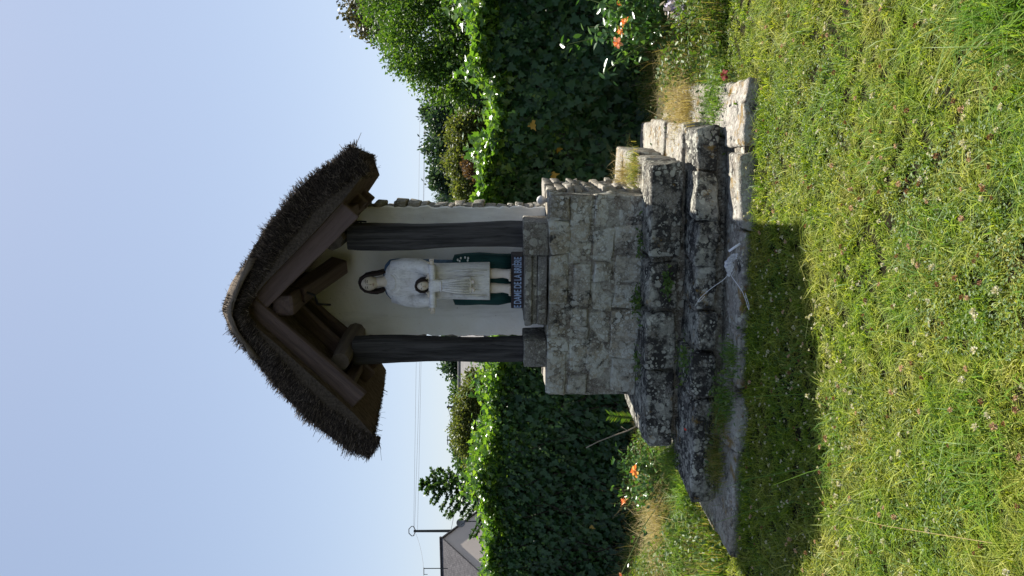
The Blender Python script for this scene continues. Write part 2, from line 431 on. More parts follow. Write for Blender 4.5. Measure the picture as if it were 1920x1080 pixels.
M['clover_white'] = leaf_mat('clover_white_petal', [(0, (.48, .45, .33)), (1, (.66, .63, .50))], .35, .8, tcol=1.1, spec=.1)
M['clover_pink'] = leaf_mat('clover_pink_petal', [(0, (.40, .22, .15)), (1, (.60, .47, .36))], .35, .8, tcol=1.1, spec=.1)
M['clover_brown'] = leaf_mat('clover_brown_petal', [(0, (.16, .075, .035)), (1, (.30, .17, .10))], .35, .8, tcol=1.1, spec=.1)
M['stem'] = plain('green_stem', (.12, .17, .04), .8, .3)

# ------------------------------------------------------------------ vegetation builders
def blade_geo(P, H, W, ang, lean, curl, seg2=True):
    """grass blades: P base points, lean = horizontal reach / height, two segments and a tip"""
    n = len(P)
    d = np.stack([np.cos(ang), np.sin(ang), np.zeros(n)], 1)
    fa = ang + rng.uniform(-1.2, 1.2, n) + math.pi / 2
    s = np.stack([np.cos(fa), np.sin(fa), np.zeros(n)], 1) * (W / 2)[:, None]
    mid = P + d * (H * lean * .4)[:, None]; mid[:, 2] += H * .62
    tip = P + d * (H * lean * (1 + curl))[:, None]; tip[:, 2] += H * (1 - curl * .55)
    V = np.stack([P - s, P + s, mid + s * .75, mid - s * .75, tip], 1).reshape(-1, 3)
    o = np.arange(n)[:, None] * 5
    q = (o + np.array([[0, 1, 2, 3]])); t = (o + np.array([[3, 2, 4, 4]]))
    T = np.concatenate([o + np.array([[0, 1, 2]]), o + np.array([[0, 2, 3]]), o + np.array([[3, 2, 4]])])
    return V, T

LEAF = {}
LEAF['ivy'] = (np.array([(0, .06, 0), (.24, -.10, .04), (.50, .16, .06), (.27, .34, .01), (.33, .58, .03), (.14, .62, -.01), (0, 1.0, -.10), (-.14, .62, -.01), (-.33, .58, .03), (-.27, .34, .01), (-.50, .16, .06), (-.24, -.10, .04), (0, .38, -.06)]),
               np.array([(i, (i + 1) % 12, 12) for i in range(12)]))
LEAF['oval'] = (np.array([(0, 0, 0), (.24, .28, .04), (.22, .62, .03), (0, 1.0, -.06), (-.22, .62, .03), (-.24, .28, .04), (0, .45, -.03)]),
                np.array([(0, 1, 6), (1, 2, 6), (2, 3, 6), (3, 4, 6), (4, 5, 6), (5, 0, 6)]))
LEAF['dia'] = (np.array([(0, 0, 0), (.32, .5, .05), (0, 1, 0), (-.32, .5, .05)]), np.array([(0, 1, 2), (0, 2, 3)]))
LEAF['needle'] = (np.array([(0, 0, 0), (.10, .5, .02), (0, 1, 0), (-.10, .5, .02)]), np.array([(0, 1, 2), (0, 2, 3)]))

def leaf_geo(P, size, D, Nn, kind='dia'):
    """leaves at P, growing along D, facing roughly Nn"""
    L, T = LEAF[kind]
    n = len(P)
    D = D / np.linalg.norm(D, axis=1, keepdims=True)
    X = np.cross(D, Nn); X /= np.linalg.norm(X, axis=1, keepdims=True) + 1e-9
    Z = np.cross(X, D)
    V = (P[:, None, :] + size[:, None, None] * (L[None, :, 0:1] * X[:, None, :] + L[None, :, 1:2] * D[:, None, :] + L[None, :, 2:3] * Z[:, None, :]))
    F = (np.arange(n)[:, None, None] * len(L) + T[None]).reshape(-1, 3)
    return V.reshape(-1, 3), F

def rvec(n):
    v = rng.normal(size=(n, 3)); return v / np.linalg.norm(v, axis=1, keepdims=True)

def crown_points(blobs, n_clump, per, spread):
    """clumps through a set of ellipsoids (centre, radii): returns points, outward dirs"""
    blobs = [(np.array(c, float), np.array(r, float)) for c, r in blobs]
    wt = np.array([np.prod(r) ** (2 / 3) for _, r in blobs]); wt /= wt.sum()
    P, O = [], []
    for c, r in blobs:
        pass
    pick = rng.choice(len(blobs), n_clump, p=wt)
    C = np.zeros((n_clump, 3)); D = rvec(n_clump)
    rad = rng.uniform(.45, 1.02, n_clump) ** .6
    for i in range(n_clump):
        c, r = blobs[pick[i]]; C[i] = c + D[i] * r * rad[i]
    PP = np.repeat(C, per, 0) + rng.normal(size=(n_clump * per, 3)) * spread
    return C, D, PP, np.repeat(D, per, 0)

def make_tree(name, label, cat, base, blobs, n_clump, per, spread, leaf, mat, group=None, kind='dia', trunk=.12, droop=0.0, limbs=7):
    base = Vector(base)
    t = empty(name, base); tag(t, label, cat, group)
    bl = [(np.array(c) - np.array(base), r) for c, r in blobs]
    C, D, P, O = crown_points(bl, n_clump, per, spread)
    n = len(P)
    G = O * .8 + rvec(n) * .9; G[:, 2] -= droop
    Nn = O * .4 + rvec(n) * .8 + np.array([0, 0, .5])
    V, F = leaf_geo(P, leaf * rng.uniform(.6, 1.35, n), G, Nn, kind)
    link('crown', np_mesh('crown', V, F), mat, t)
    top = max((c + np.array([0, 0, r[2] * .5]) for c, r in bl), key=lambda q: q[2])
    mb = MB()
    c0 = np.mean([c for c, _ in bl], 0)
    mb.tube([(0, 0, -.1), (c0[0] * .15, c0[1] * .15, c0[2] * .35), (c0[0] * .6, c0[1] * .6, c0[2] * .75), tuple(top)], [trunk, trunk * .8, trunk * .55, trunk * .12], 8)
    for i in range(limbs):
        q = C[i * len(C) // limbs]; s = rng.uniform(.4, .75)
        st = np.array([c0[0] * .5, c0[1] * .5, c0[2] * s])
        m_ = (st + q) / 2 + np.array([0, 0, .08 * c0[2]])
        mb.tube([tuple(st), tuple(m_), tuple(q)], [trunk * .4, trunk * .25, trunk * .06], 5)
    mb.obj('trunk', M['bark'], t, True)
    return t

# ------------------------------------------------------------------ ground
g = build('ground', [(-400, -60, 0), (400, -60, 0), (400, 900, 0), (-400, 900, 0)], [(0, 1, 2, 3)], M['soil'])
tag(g, kind='structure')

# ------------------------------------------------------------------ shrine frame
T = R(13.3)
C0 = Vector((-0.09, 5.81, 0))
A_ = Vector((math.cos(T), -math.sin(T), 0)); B_ = Vector((math.sin(T), math.cos(T), 0))
def SW(a, b, z=0.0): return C0 + A_ * a + B_ * b + Vector((0, 0, z))     # shrine coordinates -> world
shrine = empty('wayside_shrine', C0, -T)
tag(shrine, 'thatched wayside shrine of lichened stone with two dark posts above three stone steps', 'shrine')

# steps: (left front a,b), (right front a,b), top z, bottom z, rows of joints along the front
def step_tier(fl, fr, back, z0, z1, joints, side_n, mat, r, jit, inner, topj=.012):
    core_in = .085
    s = build('step', *hexa_geo([(fl[0] + core_in, fl[1] + core_in), (fr[0] - core_in, fr[1] + core_in), (fr[0] - core_in, back - core_in), (fl[0] + core_in, back - core_in)], max(-.05, z0 - .05), z1 - .025, r=.01, jit=0, nz=.004, cell=.2, seed=3), M['mortar'], shrine)
    L = Vector((*fl, 0)); Rr = Vector((*fr, 0))
    for i in range(len(joints) - 1):
        p = L.lerp(Rr, joints[i]); q = L.lerp(Rr, joints[i + 1])
        gap = .006 + random.uniform(0, .018)
        dp = inner + random.uniform(-.03, .05)
        o = random.uniform(-.022, .022)
        zz = z1 + random.uniform(-topj, topj)
        stone(s, [(p.x + gap, p.y + o), (q.x - gap, q.y + o), (q.x - gap, q.y + o + dp), (p.x + gap, p.y + o + dp)], z0 + (.05 if z0 > 0 else 0) + random.uniform(0, .025), [zz + random.uniform(-.012, .012) for _ in range(4)], mat, r=r, jit=jit * 1.7, nz=.016, cell=.07, maxn=8)
    for side, x0, y0 in ((1, fr[0], fr[1] + inner), (-1, fl[0], fl[1] + inner)):
        ys = np.linspace(y0 + .015, back, side_n + 1)
        for i in range(side_n):
            gap = .008; o = random.uniform(-.02, .02); zz = z1 + random.uniform(-topj, topj)
            xa, xb = (x0 - inner, x0 + o) if side > 0 else (x0 + o, x0 + inner)
            stone(s, rect(xa, xb, ys[i] + gap, ys[i + 1] - gap), z0, [zz + random.uniform(-.012, .012) for _ in range(4)], M['slab_stone'] if side > 0 else mat, r=r, jit=jit, nz=.009, cell=.12, maxn=7)
    return s
step_tier((-1.50, -1.20), (1.63, -.90), 1.75, -.05, .088, [0, .235, .37, .50, .70, .86, 1], 4, M['slab_stone'], .018, .014, .36, .012)
step_tier((-1.22, -.92), (1.34, -.53), 1.65, .07, .275, [0, .275, .41, .515, .635, .755, .88, 1], 3, M['step_stone'], .016, .012, .42)
step_tier((-1.03, -.50), (1.09, -.32), 1.55, .265, .52, [0, .285, .49, .665, 1], 3, M['step_stone'], .020, .014, .40)

# pedestal
PW, PD, PZ0, PZ1 = .82, 1.17, .50, 1.235
ped = build('pedestal', *hexa_geo(rect(-PW + .03, PW - .012, .002, PD - .03), PZ0, PZ1 - .008, r=.01, jit=0, nz=.008, cell=.06, maxn=20, seed=5), M['mortar'], shrine)
def ya(y): return (1080 - y - 540) * 5.81 / 1400 * 1.012 + .075       # joint positions read along the front
rows = [(1.068, 1.238, [741, 659, 626, 571, 470, 409, 364]),
        (.905, 1.068, [741, 702, 643, 607, 571, 487, 450, 364]),
        (.735, .905, [741, 690, 640, 580, 520, 487, 425, 364]),
        (.50, .735, [741, 672, 610, 575, 528, 473, 420, 364])]
for z0, z1, js in rows:
    for i in range(len(js) - 1):
        a0, a1 = ya(js[i]), ya(js[i + 1]); gp = random.uniform(.001, .009)
        if i == 0: a0 -= random.uniform(-.02, .03)
        pr = random.uniform(-.014, .014)
        dz0, dz1 = random.uniform(.002, .016), random.uniform(.002, .016)
        if z1 > 1.2: dz1 = 0
        stone(ped, [(a0 + gp, -.012 + pr), (a1 - gp, -.012 + pr), (a1 - gp, .22), (a0 + gp, .22)], z0 + dz0, z1 - dz1, M['stone'], r=.010, jit=.020, nz=.010, cell=.05, maxn=8)
for side in (1, -1):
    z = PZ0
    while z < PZ1 - .03:
        hgt = random.uniform(.04, .085)
        if z + hgt > PZ1 - .03: hgt = PZ1 - z
        y = .235
        while y < PD - .05:
            ln = random.uniform(.22, .55)
            if y + ln > PD - .1: ln = PD - y
            o = random.uniform(-.012, .028)
            x0, x1 = (PW - .2, PW + o) if side > 0 else (-PW - o, -PW + .2)
            stone(ped, rect(x0, x1, y + .006, y + ln - .006), z + .002, z + hgt - .002, M['schist'], r=.009, jit=.009, nz=.007, cell=.05, maxn=10)
            y += ln
        z += hgt
# masonry blocks under the posts and the statue
stone(shrine, rect(.345, .60, .02, .42), 1.237, 1.432, M['block_stone'], 'post_block', r=.012, jit=.006, nz=.004, cell=.05)
stone(shrine, rect(-.565, -.345, .02, .42), 1.237, 1.425, M['block_stone'], 'post_block', r=.012, jit=.006, nz=.004, cell=.05)
V, F = [], []
ped2 = stone(shrine, rect(-.225, .343, .055, .62), 1.237, 1.318, M['block_stone'], 'statue_pedestal', r=.014, jit=.006, nz=.004, cell=.05)
stone(ped2, rect(-.222, .343, .075, .62), 1.316, 1.362, M['block_stone'], 'groove_course', r=.01, jit=.003, nz=.003, cell=.05)
stone(ped2, rect(-.228, .343, .045, .62), 1.36, 1.422, M['block_stone'], 'top_course', r=.012, jit=.005, nz=.004, cell=.05)

# back wall
WB = .66; WL, WR = -.49, .652
wall = build('back_wall', *loft_geo([[(WL + .03, y, 1.23), (WR - .03, y, 1.23), (WR - .03, y, 2.84), (.03, y, 3.40), (WL + .03, y, 2.84)] for y in (WB + .02, WB + .27)]), M['mortar'], shrine)
left, right = [], []          # plaster skin, ragged at the sides
for z in np.linspace(1.23, 2.86, 60):
    left.append((WL - .004 + .022 * mnoise.noise(Vector((z * 9, 3, 1))) + .012 * mnoise.noise(Vector((z * 27, 5, 1))), z))
    right.append((WR - .014 + .020 * mnoise.noise(Vector((z * 10, 9, 1))) + .012 * mnoise.noise(Vector((z * 25, 7, 1))), z))
outline = right + [(.32, 3.13), (.03, 3.44), (-.26, 3.13)] + left[::-1]
ring = lambda y, s: [(a * s, y, z) for a, z in outline]
Vp, Fp = loft_geo([ring(WB + .05, 1.0), ring(WB + .012, 1.0), ring(WB, .988)])
build('plaster', Vp, Fp, M['plaster'], wall)
for side in (1, -1):
    z = 1.235
    while z < 2.84:
        hgt = random.uniform(.045, .115)
        o = random.uniform(-.016, .026)
        x0, x1 = (WR - .22, WR + o) if side > 0 else (WL - o, WL + .22)
        stone(wall, rect(x0, x1, WB + .014 + random.uniform(0, .02), WB + .28), z + .003, z + hgt - .003, M['schist'], r=.009, jit=.012, nz=.008, cell=.06)
        z += hgt

# posts: hewn, a little bent
def hewn_post(a, lean, top, wd, seed, taper):
    rings = []
    rs = random.Random(seed)
    for i in range(15):
        f = i / 14; z = 1.425 + (top - 1.425) * f
        cx = a + lean * f + .012 * math.sin(f * 5 + seed) + rs.uniform(-.002, .002)
        hw = wd / 2 * (1 + taper * f) + .006 * math.sin(f * 7 + seed * 2)
        rings.append(ell(cx, .20, z, hw * 1.04, .092, 36, 5.0, .022, 11, seed + f * .8))
    rings[-1] = [(x, y, z) for x, y, z in rings[-1]]
    return build('post', *loft_geo(rings), M['post'], shrine, False)
hewn_post(.475, -.004, 2.80, .178, 1, .06)
hewn_post(-.452, -.030, 2.80, .168, 4, .16)

# roof timbers
def timber(name, p, q, wd, ht, mat, up=(0, 0, 1), seed=1, r=.012, parent=shrine):
    """squared timber from p to q: object rotated so its local X follows the grain"""
    p, q = Vector(p), Vector(q); x = (q - p).normalized(); upv = Vector(up)
    y = upv.cross(x).normalized(); z = x.cross(y)
    ln = (q - p).length
    V, F = hexa_geo(rect(0, ln, -wd / 2, wd / 2), -ht / 2, ht / 2, r=r, jit=.006, nz=.004, cell=.12, seed=seed, maxn=12)
    o = build(name, V, F, mat, parent, False)
    o.matrix_local = Matrix.Translation(p) @ Matrix((x, y, z)).transposed().to_4x4()
    return o
for s in (1, -1):
    timber('rafter', (-.02 * s, -.235 + .01 * s, 3.475), (.74 * s, -.235, 2.69), .06, .165, M['rafter'], seed=20 + s)
    timber('rafter', (.0, .33 + .012 * s, 3.44), (.76 * s, .33, 2.70), .075, .11, M['rafter'], seed=24 + s)
    timber('rafter', (.0, .60 + .012 * s, 3.45), (.76 * s, .60, 2.70), .09, .13, M['rafter'], seed=28 + s)
    timber('rafter', (.0, .97 + .012 * s, 3.43), (.66 * s, .97, 2.79), .075, .11, M['rafter'], seed=32 + s)
timber('ridge_beam', (0.0, -.20, 3.235), (0.0, 1.0, 3.235), .165, .165, M['rafter'], seed=40, r=.03)
timber('brace', (.03, .05, 3.19), (.17, .52, 2.95), .13, .15, M['rafter'], seed=41)
mb = MB()
mb.tube([(.475, -.02, 2.885), (.475, .40, 2.89), (.475, .70, 2.885)], [.085, .088, .085], 8); mb.obj('wall_plate', M['beam'], shrine)
mb = MB()
mb.tube([(-.475, -.10, 2.855), (-.465, .25, 2.87), (-.47, .5, 2.875), (-.46, .70, 2.87)], [.072, .078, .09, .085], 10); mb.obj('wall_plate', M['beam'], shrine)
timber('wall_plate', (.68, -.18, 2.765), (.66, .95, 2.785), .08, .09, M['rafter'], seed=44)
timber('wall_plate', (-.66, -.10, 2.80), (-.66, .95, 2.81), .08, .09, M['rafter'], seed=45)
mb = MB(); mb.tube([(.54, .20, 2.70), (.585, .19, 2.70)], .006, 5); mb.tube([(.58, .19, 2.74), (.585, .185, 2.70), (.58, .19, 2.655)], .007, 5)
mb.obj('iron_hook', M['iron'], shrine)
mb = MB(); mb.tube([(.03, .02, 3.24), (.06, .04, 3.14), (.02, .06, 3.06), (-.06, .10, 3.05), (-.12, .3, 3.0)], .010, 5); mb.obj('cable', M['iron'], shrine)

# thatch
OUT = [(0, 3.60), (.13, 3.555), (.28, 3.475), (.45, 3.365), (.64, 3.225), (.82, 3.06), (.98, 2.875), (1.10, 2.695), (1.18, 2.56)]
INN = [(.975, 2.535), (.80, 2.69), (.62, 2.875), (.42, 3.085), (.22, 3.29), (.0, 3.50)]
prof = [(-a, z) for a, z in OUT[::-1]] + OUT[1:] + INN + [(-a, z) for a, z in INN[-2::-1]]
RB0, RB1 = -.33, 1.05
rings = []
for i in range(15):
    f = i / 14; b = RB0 + (RB1 - RB0) * f
    ring_ = []
    for j, (a, z) in enumerate(prof):
        n_ = mnoise.noise_vector(Vector((a * 4, b * 4, z * 4)) + Vector((3, 1, 2))) * .016
        bb = b - (.05 * max(0, 1 - abs(a) / .9) if i == 0 else 0) + (n_.y if i in (0, 14) else 0)
        aw = min(1, abs(a) / 1.1)
        ring_.append(((a + n_.x) * (1 - (.11 if a > 0 else .03) * f), bb, z + n_.z + (.12 * f + .06) * aw ** 2))
    rings.append(ring_)
V, F = loft_geo(rings, cap=False)
n = len(prof); nO = 2 * len(OUT) - 1
# gable faces: quads between outer and inner profile
outer_idx = list(range(nO)); inner_idx = list(range(n - 1, nO - 1, -1))
# resample inner to match outer count
for base, flip in ((0, False), ((len(rings) - 1) * n, True)):
    for k in range(nO - 1):
        ii = int(round(k * (len(inner_idx) - 1) / (nO - 1))); jj = int(round((k + 1) * (len(inner_idx) - 1) / (nO - 1)))
        f_ = [base + outer_idx[k], base + outer_idx[k + 1], base + inner_idx[jj]] + ([base + inner_idx[ii]] if ii != jj else [])
        F.append(tuple(f_ if flip else f_[::-1]))
roof = build('thatch_roof', V, F, M['thatch'], shrine, False)
roof.data.materials.append(M['reed_under'])
for p_ in roof.data.polygons:
    if p_.normal.z < -.3: p_.material_index = 1

# reed ends bristling on the gable verges, the eaves and the upper edge
def prof_pt(tt):
    """arc parameter -1..1 along outer profile -> (a,z), outward normal"""
    s = 1 if tt >= 0 else -1; x = abs(tt) * (len(OUT) - 1); i = min(int(x), len(OUT) - 2); f = x - i
    a = OUT[i][0] + (OUT[i + 1][0] - OUT[i][0]) * f; z = OUT[i][1] + (OUT[i + 1][1] - OUT[i][1]) * f
    da, dz = OUT[i + 1][0] - OUT[i][0], OUT[i + 1][1] - OUT[i][1]; l = math.hypot(da, dz)
    return s * a, z, s * -dz / l, da / l, s * da / l, dz / l      # a,z, normal(a,z), tangent(a,z)
def bristles(N, front):
    P = np.zeros((N, 3)); D = np.zeros((N, 3)); Ls = rng.uniform(.012, .055, N)
    for i in range(N):
        tt = rng.uniform(-1, 1); a, z, na, nz_, ta, tz = prof_pt(tt)
        th = .13 + .06 * min(1, abs(tt) * 2)
        dep = rng.uniform(0, 1) ** .8 * th if front else rng.uniform(-.004, .01)
        b = (RB0 - .05 * max(0, 1 - abs(a) / .9)) + (rng.uniform(-.008, .008) if front else rng.uniform(0, .10))
        P[i] = (a - na * dep, b, z - nz_ * dep + .06 * min(1, abs(a) / 1.1) ** 2)
        if front:
            edge = 1 if dep < .03 else 0
            D[i] = (na * .55 + ta * .25, -.75, nz_ * .55 + tz * .25)
        else:
            D[i] = (na * .8 + ta * .35, -.35, nz_ * .8 + tz * .35); Ls[i] *= .8
        D[i] += rng.normal(size=3) * .28
    D /= np.linalg.norm(D, axis=1, keepdims=True)
    Ls *= np.array([.75 + 1.0 * max(0, .35 + mnoise.noise(Vector((p[0] * 5, p[2] * 5, 3.3)))) for p in P])
    return P, D, Ls
def spike_geo(P, D, L, rad):
    n = len(P)
    X = np.cross(D, rvec(n)); X /= np.linalg.norm(X, axis=1, keepdims=True) + 1e-9
    Y = np.cross(D, X)
    base = P - D * .02
    v = []
    for k in range(3):
        an = 2 * math.pi * k / 3
        v.append(base + (X * math.cos(an) + Y * math.sin(an)) * rad[:, None])
    for k in range(3):
        an = 2 * math.pi * k / 3
        v.append(P + D * L[:, None] + (X * math.cos(an) + Y * math.sin(an)) * rad[:, None] * .55)
    V = np.stack(v, 1).reshape(-1, 3); o = np.arange(n)[:, None] * 6
    T_ = np.concatenate([o + np.array([t]) for t in ((0, 1, 4), (0, 4, 3), (1, 2, 5), (1, 5, 4), (2, 0, 3), (2, 3, 5), (3, 4, 5))])
    return V, T_
P1, D1, L1 = bristles(21000, True); P2, D2, L2 = bristles(2200, False)
# eave ends
ne = 5000
s_ = rng.choice([-1, 1], ne); f_ = rng.uniform(0, 1, ne)
yb = rng.uniform(0, 1, ne)
P3 = np.stack([s_ * (.955 + .21 * f_) * (1 - np.where(s_ > 0, .11, .03) * yb), RB0 + (RB1 - RB0) * yb, 2.54 + .025 * f_ + .115 * yb + .055], 1)
D3 = np.stack([s_ * .45, np.zeros(ne), -np.ones(ne) * .8], 1) + rng.normal(size=(ne, 3)) * .25
D3 /= np.linalg.norm(D3, axis=1, keepdims=True); L3 = rng.uniform(.005, .04, ne)
P = np.concatenate([P1, P2, P3]); D = np.concatenate([D1, D2, D3]); L = np.concatenate([L1, L2, L3])
stray = rng.choice(len(P), 320, replace=False); L[stray] *= rng.uniform(1.4, 2.8, 320)
V, F = spike_geo(P, D, L, rng.uniform(.0016, .0034, len(P)))
tag(link('reed_ends', np_mesh('reed_ends', V, F), M['reed'], roof), kind='stuff')

# ridge cap: packed earth and straw, bevelled at the gable
caprings = []
def out_z(a):
    a = abs(a)
    for (a0, z0), (a1, z1) in zip(OUT[:-1], OUT[1:]):
        if a <= a1: return z0 + (z1 - z0) * (a - a0) / (a1 - a0)
    return OUT[-1][1]
for i, (b, lift) in enumerate([(RB0 - .13, -.05), (RB0 - .10, -.01), (RB0 - .06, .02), (RB0 - .01, .045), (RB0 + .06, .06), (.0, .06), (.2, .06), (.4, .06), (.6, .06), (.8, .06), (.95, .06), (1.05, .055), (1.11, .02)]):
    hw0 = .37 + .035 * mnoise.noise(Vector((b * 5, 1.7, 0))); hw1 = .40 + .035 * mnoise.noise(Vector((b * 5, 8.7, 0)))
    up_, lo_ = [], []
    for k in range(23):
        a = -hw0 + (hw0 + hw1) * k / 22; e = abs(2 * k / 22 - 1)
        nn = mnoise.noise(Vector((a * 14, b * 7, 2.2))) * .016 + mnoise.noise(Vector((a * 40, b * 20, 5.2))) * .007
        bb = b + .07 * e ** 2 + (.02 * mnoise.noise(Vector((a * 18, 4, b))) if i < 3 else 0)
        zb = out_z(a) - .012 * (1 - e)
        up_.append((a, bb, zb + .008 + lift * (1 - e ** 4) + nn)); lo_.append((a, bb + .01, zb - .03 + (lift * .6 if lift < 0 else 0)))
    caprings.append(up_ + lo_[::-1])
build('ridge_cap', *loft_geo(caprings), M['ridge'], roof, True)

# knob on the pedestal
mb = MB(); k0 = (.735, .33)
mb.add(*loft_geo([ell(k0[0], k0[1], 1.233 + z, r_, r_, 14) for z, r_ in ((0, .018), (.016, .019), (.022, .026), (.034, .034), (.05, .038), (.066, .034), (.078, .024), (.084, .008))]))
kn = mb.obj('china_knob', M['knob'], None, True)
kn.location = C0; kn.rotation_euler = (0, 0, -T)
tag(kn, 'small round white knob on the pedestal top beside the right post', 'knob')

# ------------------------------------------------------------------ statue
ST = SW(.075, .27, 1.424)
st = empty('carved_statue', ST, -T)
tag(st, 'painted wooden statue of a standing woman in white holding a child with outstretched arms', 'statue')
def lofted(name, rings, mat, parent=st, smooth=True): return build(name, *loft_geo(rings), mat, parent, smooth)
# base with lettering, bevelled at its left end
bp = [(-.222, .02), (-.205, -.028), (.222, -.028), (.222, .17), (-.222, .17)]
base = build('plinth', *loft_geo([[(x, y, 0) for x, y in bp], [(x, y, .088) for x, y in bp], [(x * .985, y * .985 + .001, .096) for x, y in bp]]), M['plinth'], st)
cu = bpy.data.curves.new('lettering', 'FONT'); cu.body = 'E DAME DE LA BRI\u00c8RE'; cu.size = .082; cu.offset = .0016; cu.extrude = .0012
cu.space_character = 1.02; cu.space_word = .75; cu.align_x = 'CENTER'
tmp = bpy.data.objects.new('tmp', cu); col.objects.link(tmp)
bpy.context.view_layer.update()
me = bpy.data.meshes.new_from_object(tmp.evaluated_get(bpy.context.evaluated_depsgraph_get()))
bpy.data.objects.remove(tmp)
co = np.array([v.co[:] for v in me.vertices]); wtx = co[:, 0].max() - co[:, 0].min()
sx = .418 / wtx
for v in me.vertices: v.co = (v.co.x * sx, v.co.y, v.co.z)
lt = link('lettering', me, M['letter'], base)
lt.matrix_local = Matrix.Translation((.006, -.0302, .016)) @ Matrix.Rotation(R(90), 4, 'X')
# dark green mantle behind the legs, blue mantle behind the shoulders
mant = []
for z, hw, y0, y1 in ((.09, .205, .07, .16), (.2, .214, .06, .165), (.35, .216, .055, .165), (.48, .214, .05, .16), (.56, .206, .055, .155), (.578, .16, .07, .15)):
    mant.append(ell(0.005 + .006 * math.sin(z * 20), (y0 + y1) / 2, z, hw, (y1 - y0) / 2, 28, 4.5, .02, 13, z * 3))
lofted('mantle', mant, M['green'])
blu = []
for z, hw, ry in ((.56, .16, .05), (.70, .165, .055), (.90, .172, .06), (1.03, .175, .065), (1.09, .165, .065), (1.125, .125, .055), (1.14, .07, .04)):
    blu.append(ell(.004, .10, z, hw, ry, 24, 2.4, .02, 9, z * 4))
lofted('blue_mantle', blu, M['blue'])
# legs and feet
for s, x in ((1, .060), (-1, -.055)):
    rg = []
    for z, rx, ry, yo in ((.30, .043, .045, .06), (.22, .042, .046, .058), (.165, .036, .04, .055), (.135, .036, .05, .035), (.115, .040, .062, .02), (.098, .042, .066, .014)):
        rg.append(ell(x + s * .004, yo, z, rx, ry, 16, 2.4))
    lg = lofted('leg', rg, M['skin'])
    for k in range(5):
        tx = x + s * .004 + (k - 2) * .0165 * 1.0; big = 1.35 if (k == (0 if s > 0 else 4)) else 1.0
        lofted('toe', [ell(tx, -.048 - .006 * big + dy, .107 + dz, .0078 * big * q, .016 * q, 8) for dz, q, dy in ((-.009, .6, .004), (-.003, 1, 0), (.004, .95, 0), (.010, .5, .006))], M['skin'], lg)
# robe
robe = []
for z, rx, ry, cy, fo in ((.268, .153, .088, .055, .012), (.275, .156, .092, .055, .02), (.40, .154, .088, .052, .022), (.55, .150, .082, .05, .02), (.66, .148, .085, .045, .016), (.76, .152, .092, .04, .012), (.86, .156, .094, .04, .01), (.95, .158, .09, .045, .008), (1.03, .158, .082, .052, .006), (1.075, .148, .072, .058, .0), (1.105, .115, .058, .062, 0), (1.125, .066, .045, .066, 0)):
    robe.append(ell(.0, cy, z, rx, ry, 40, 2.7, fo, 12, 1.0 + z))
rb = lofted('robe', robe, M['carved'])
for s in (1, -1):        # wide sleeves reaching in to hold the child
    pts = [(s * .132, .03, 1.06), (s * .148, .005, .95), (s * .146, -.03, .84), (s * .128, -.07, .765), (s * .092, -.085, .742)]
    sl = MB(); sl.tube(pts, [.042, .054, .06, .056, .040], 14); sl.obj('sleeve', M['carved'], rb, True)
    hd = MB()
    px = s * .074
    hd.add(*loft_geo([ell(px, -.110, z, rx, .014, 12) for z, rx in ((.70, .018), (.712, .030), (.735, .034), (.755, .028), (.765, .014))]))
    for k in range(4):
        x0 = px - s * (.0 + k * .004); z0 = .702 + k * .014
        hd.tube([(x0 - s * .02, -.112, z0 + .008), (x0 - s * .040, -.122, z0 + .001), (x0 - s * .060, -.123, z0 - .008), (x0 - s * .070, -.119, z0 - .014)], [.0078, .0075, .0068, .004], 7)
    hd.tube([(px, -.112, .752), (px - s * .016, -.120, .770), (px - s * .034, -.124, .774)], [.009, .008, .004], 7)
    hd.obj('hand', M['skin'], st, True)
for k, (x, z0, z1) in enumerate([(-.10, .29, .62), (-.055, .29, .60), (.105, .29, .64), (.065, .29, .58), (.0, .28, .40), (-.03, .82, .98), (.035, .83, 1.0)]):   # carved folds
    fo_ = MB(); y_ = -.035 if z0 < .7 else -.046
    fo_.tube([(x, y_ + .012, z0), (x * 1.02, y_, (z0 + z1) / 2), (x * .9, y_ + .010, z1)], [.007, .010, .003], 7); fo_.obj('fold', M['carved'], rb, True)
# pleated yoke
for r_, z_ in ((.062, 1.055), (.082, 1.03)):
    yk = MB(); pts = []
    for i in range(13):
        an = math.pi + math.pi * i / 12
        pts.append((math.cos(an) * r_, -.018 - .012 * math.sin(-an) , z_ + math.sin(an) * r_ * .75 + .02))
    yk.tube(pts, [.004] + [.008] * 11 + [.004], 7); yk.obj('yoke_pleat', M['carved'], rb, True)
# neck, head, hair
def ball(name, c, r3, mat, parent, n=18, m=12, sq=2.0, jaw=0.0):
    rg = []
    for i in range(m + 1):
        ph = -math.pi / 2 + math.pi * i / m
        f = max(.02, math.cos(ph)); z = math.sin(ph)
        k = 1 - jaw * max(0, -z)
        rg.append(ell(c[0], c[1], c[2] + z * r3[2], r3[0] * f * k, r3[1] * f * k, n, sq))
    return lofted(name, rg, mat, parent)
HX, HZ = -.012, 1.245
nk = lofted('neck', [ell(.0 + dx, .045, z, rx, ry, 16) for z, rx, ry, dx in ((1.08, .058, .045, 0), (1.115, .052, .043, 0), (1.15, .042, .040, -.003), (1.20, .042, .042, -.008))], M['skin'])
hdp = ball('head', (HX, .035, HZ), (.066, .068, .080), M['skin'], st, jaw=.30)
ns = MB(); ns.tube([(HX, -.029, HZ + .018), (HX, -.040, HZ - .006), (HX, -.043, HZ - .014), (HX, -.034, HZ - .019)], [.004, .007, .009, .005], 8); ns.obj('nose', M['skin'], hdp, True)
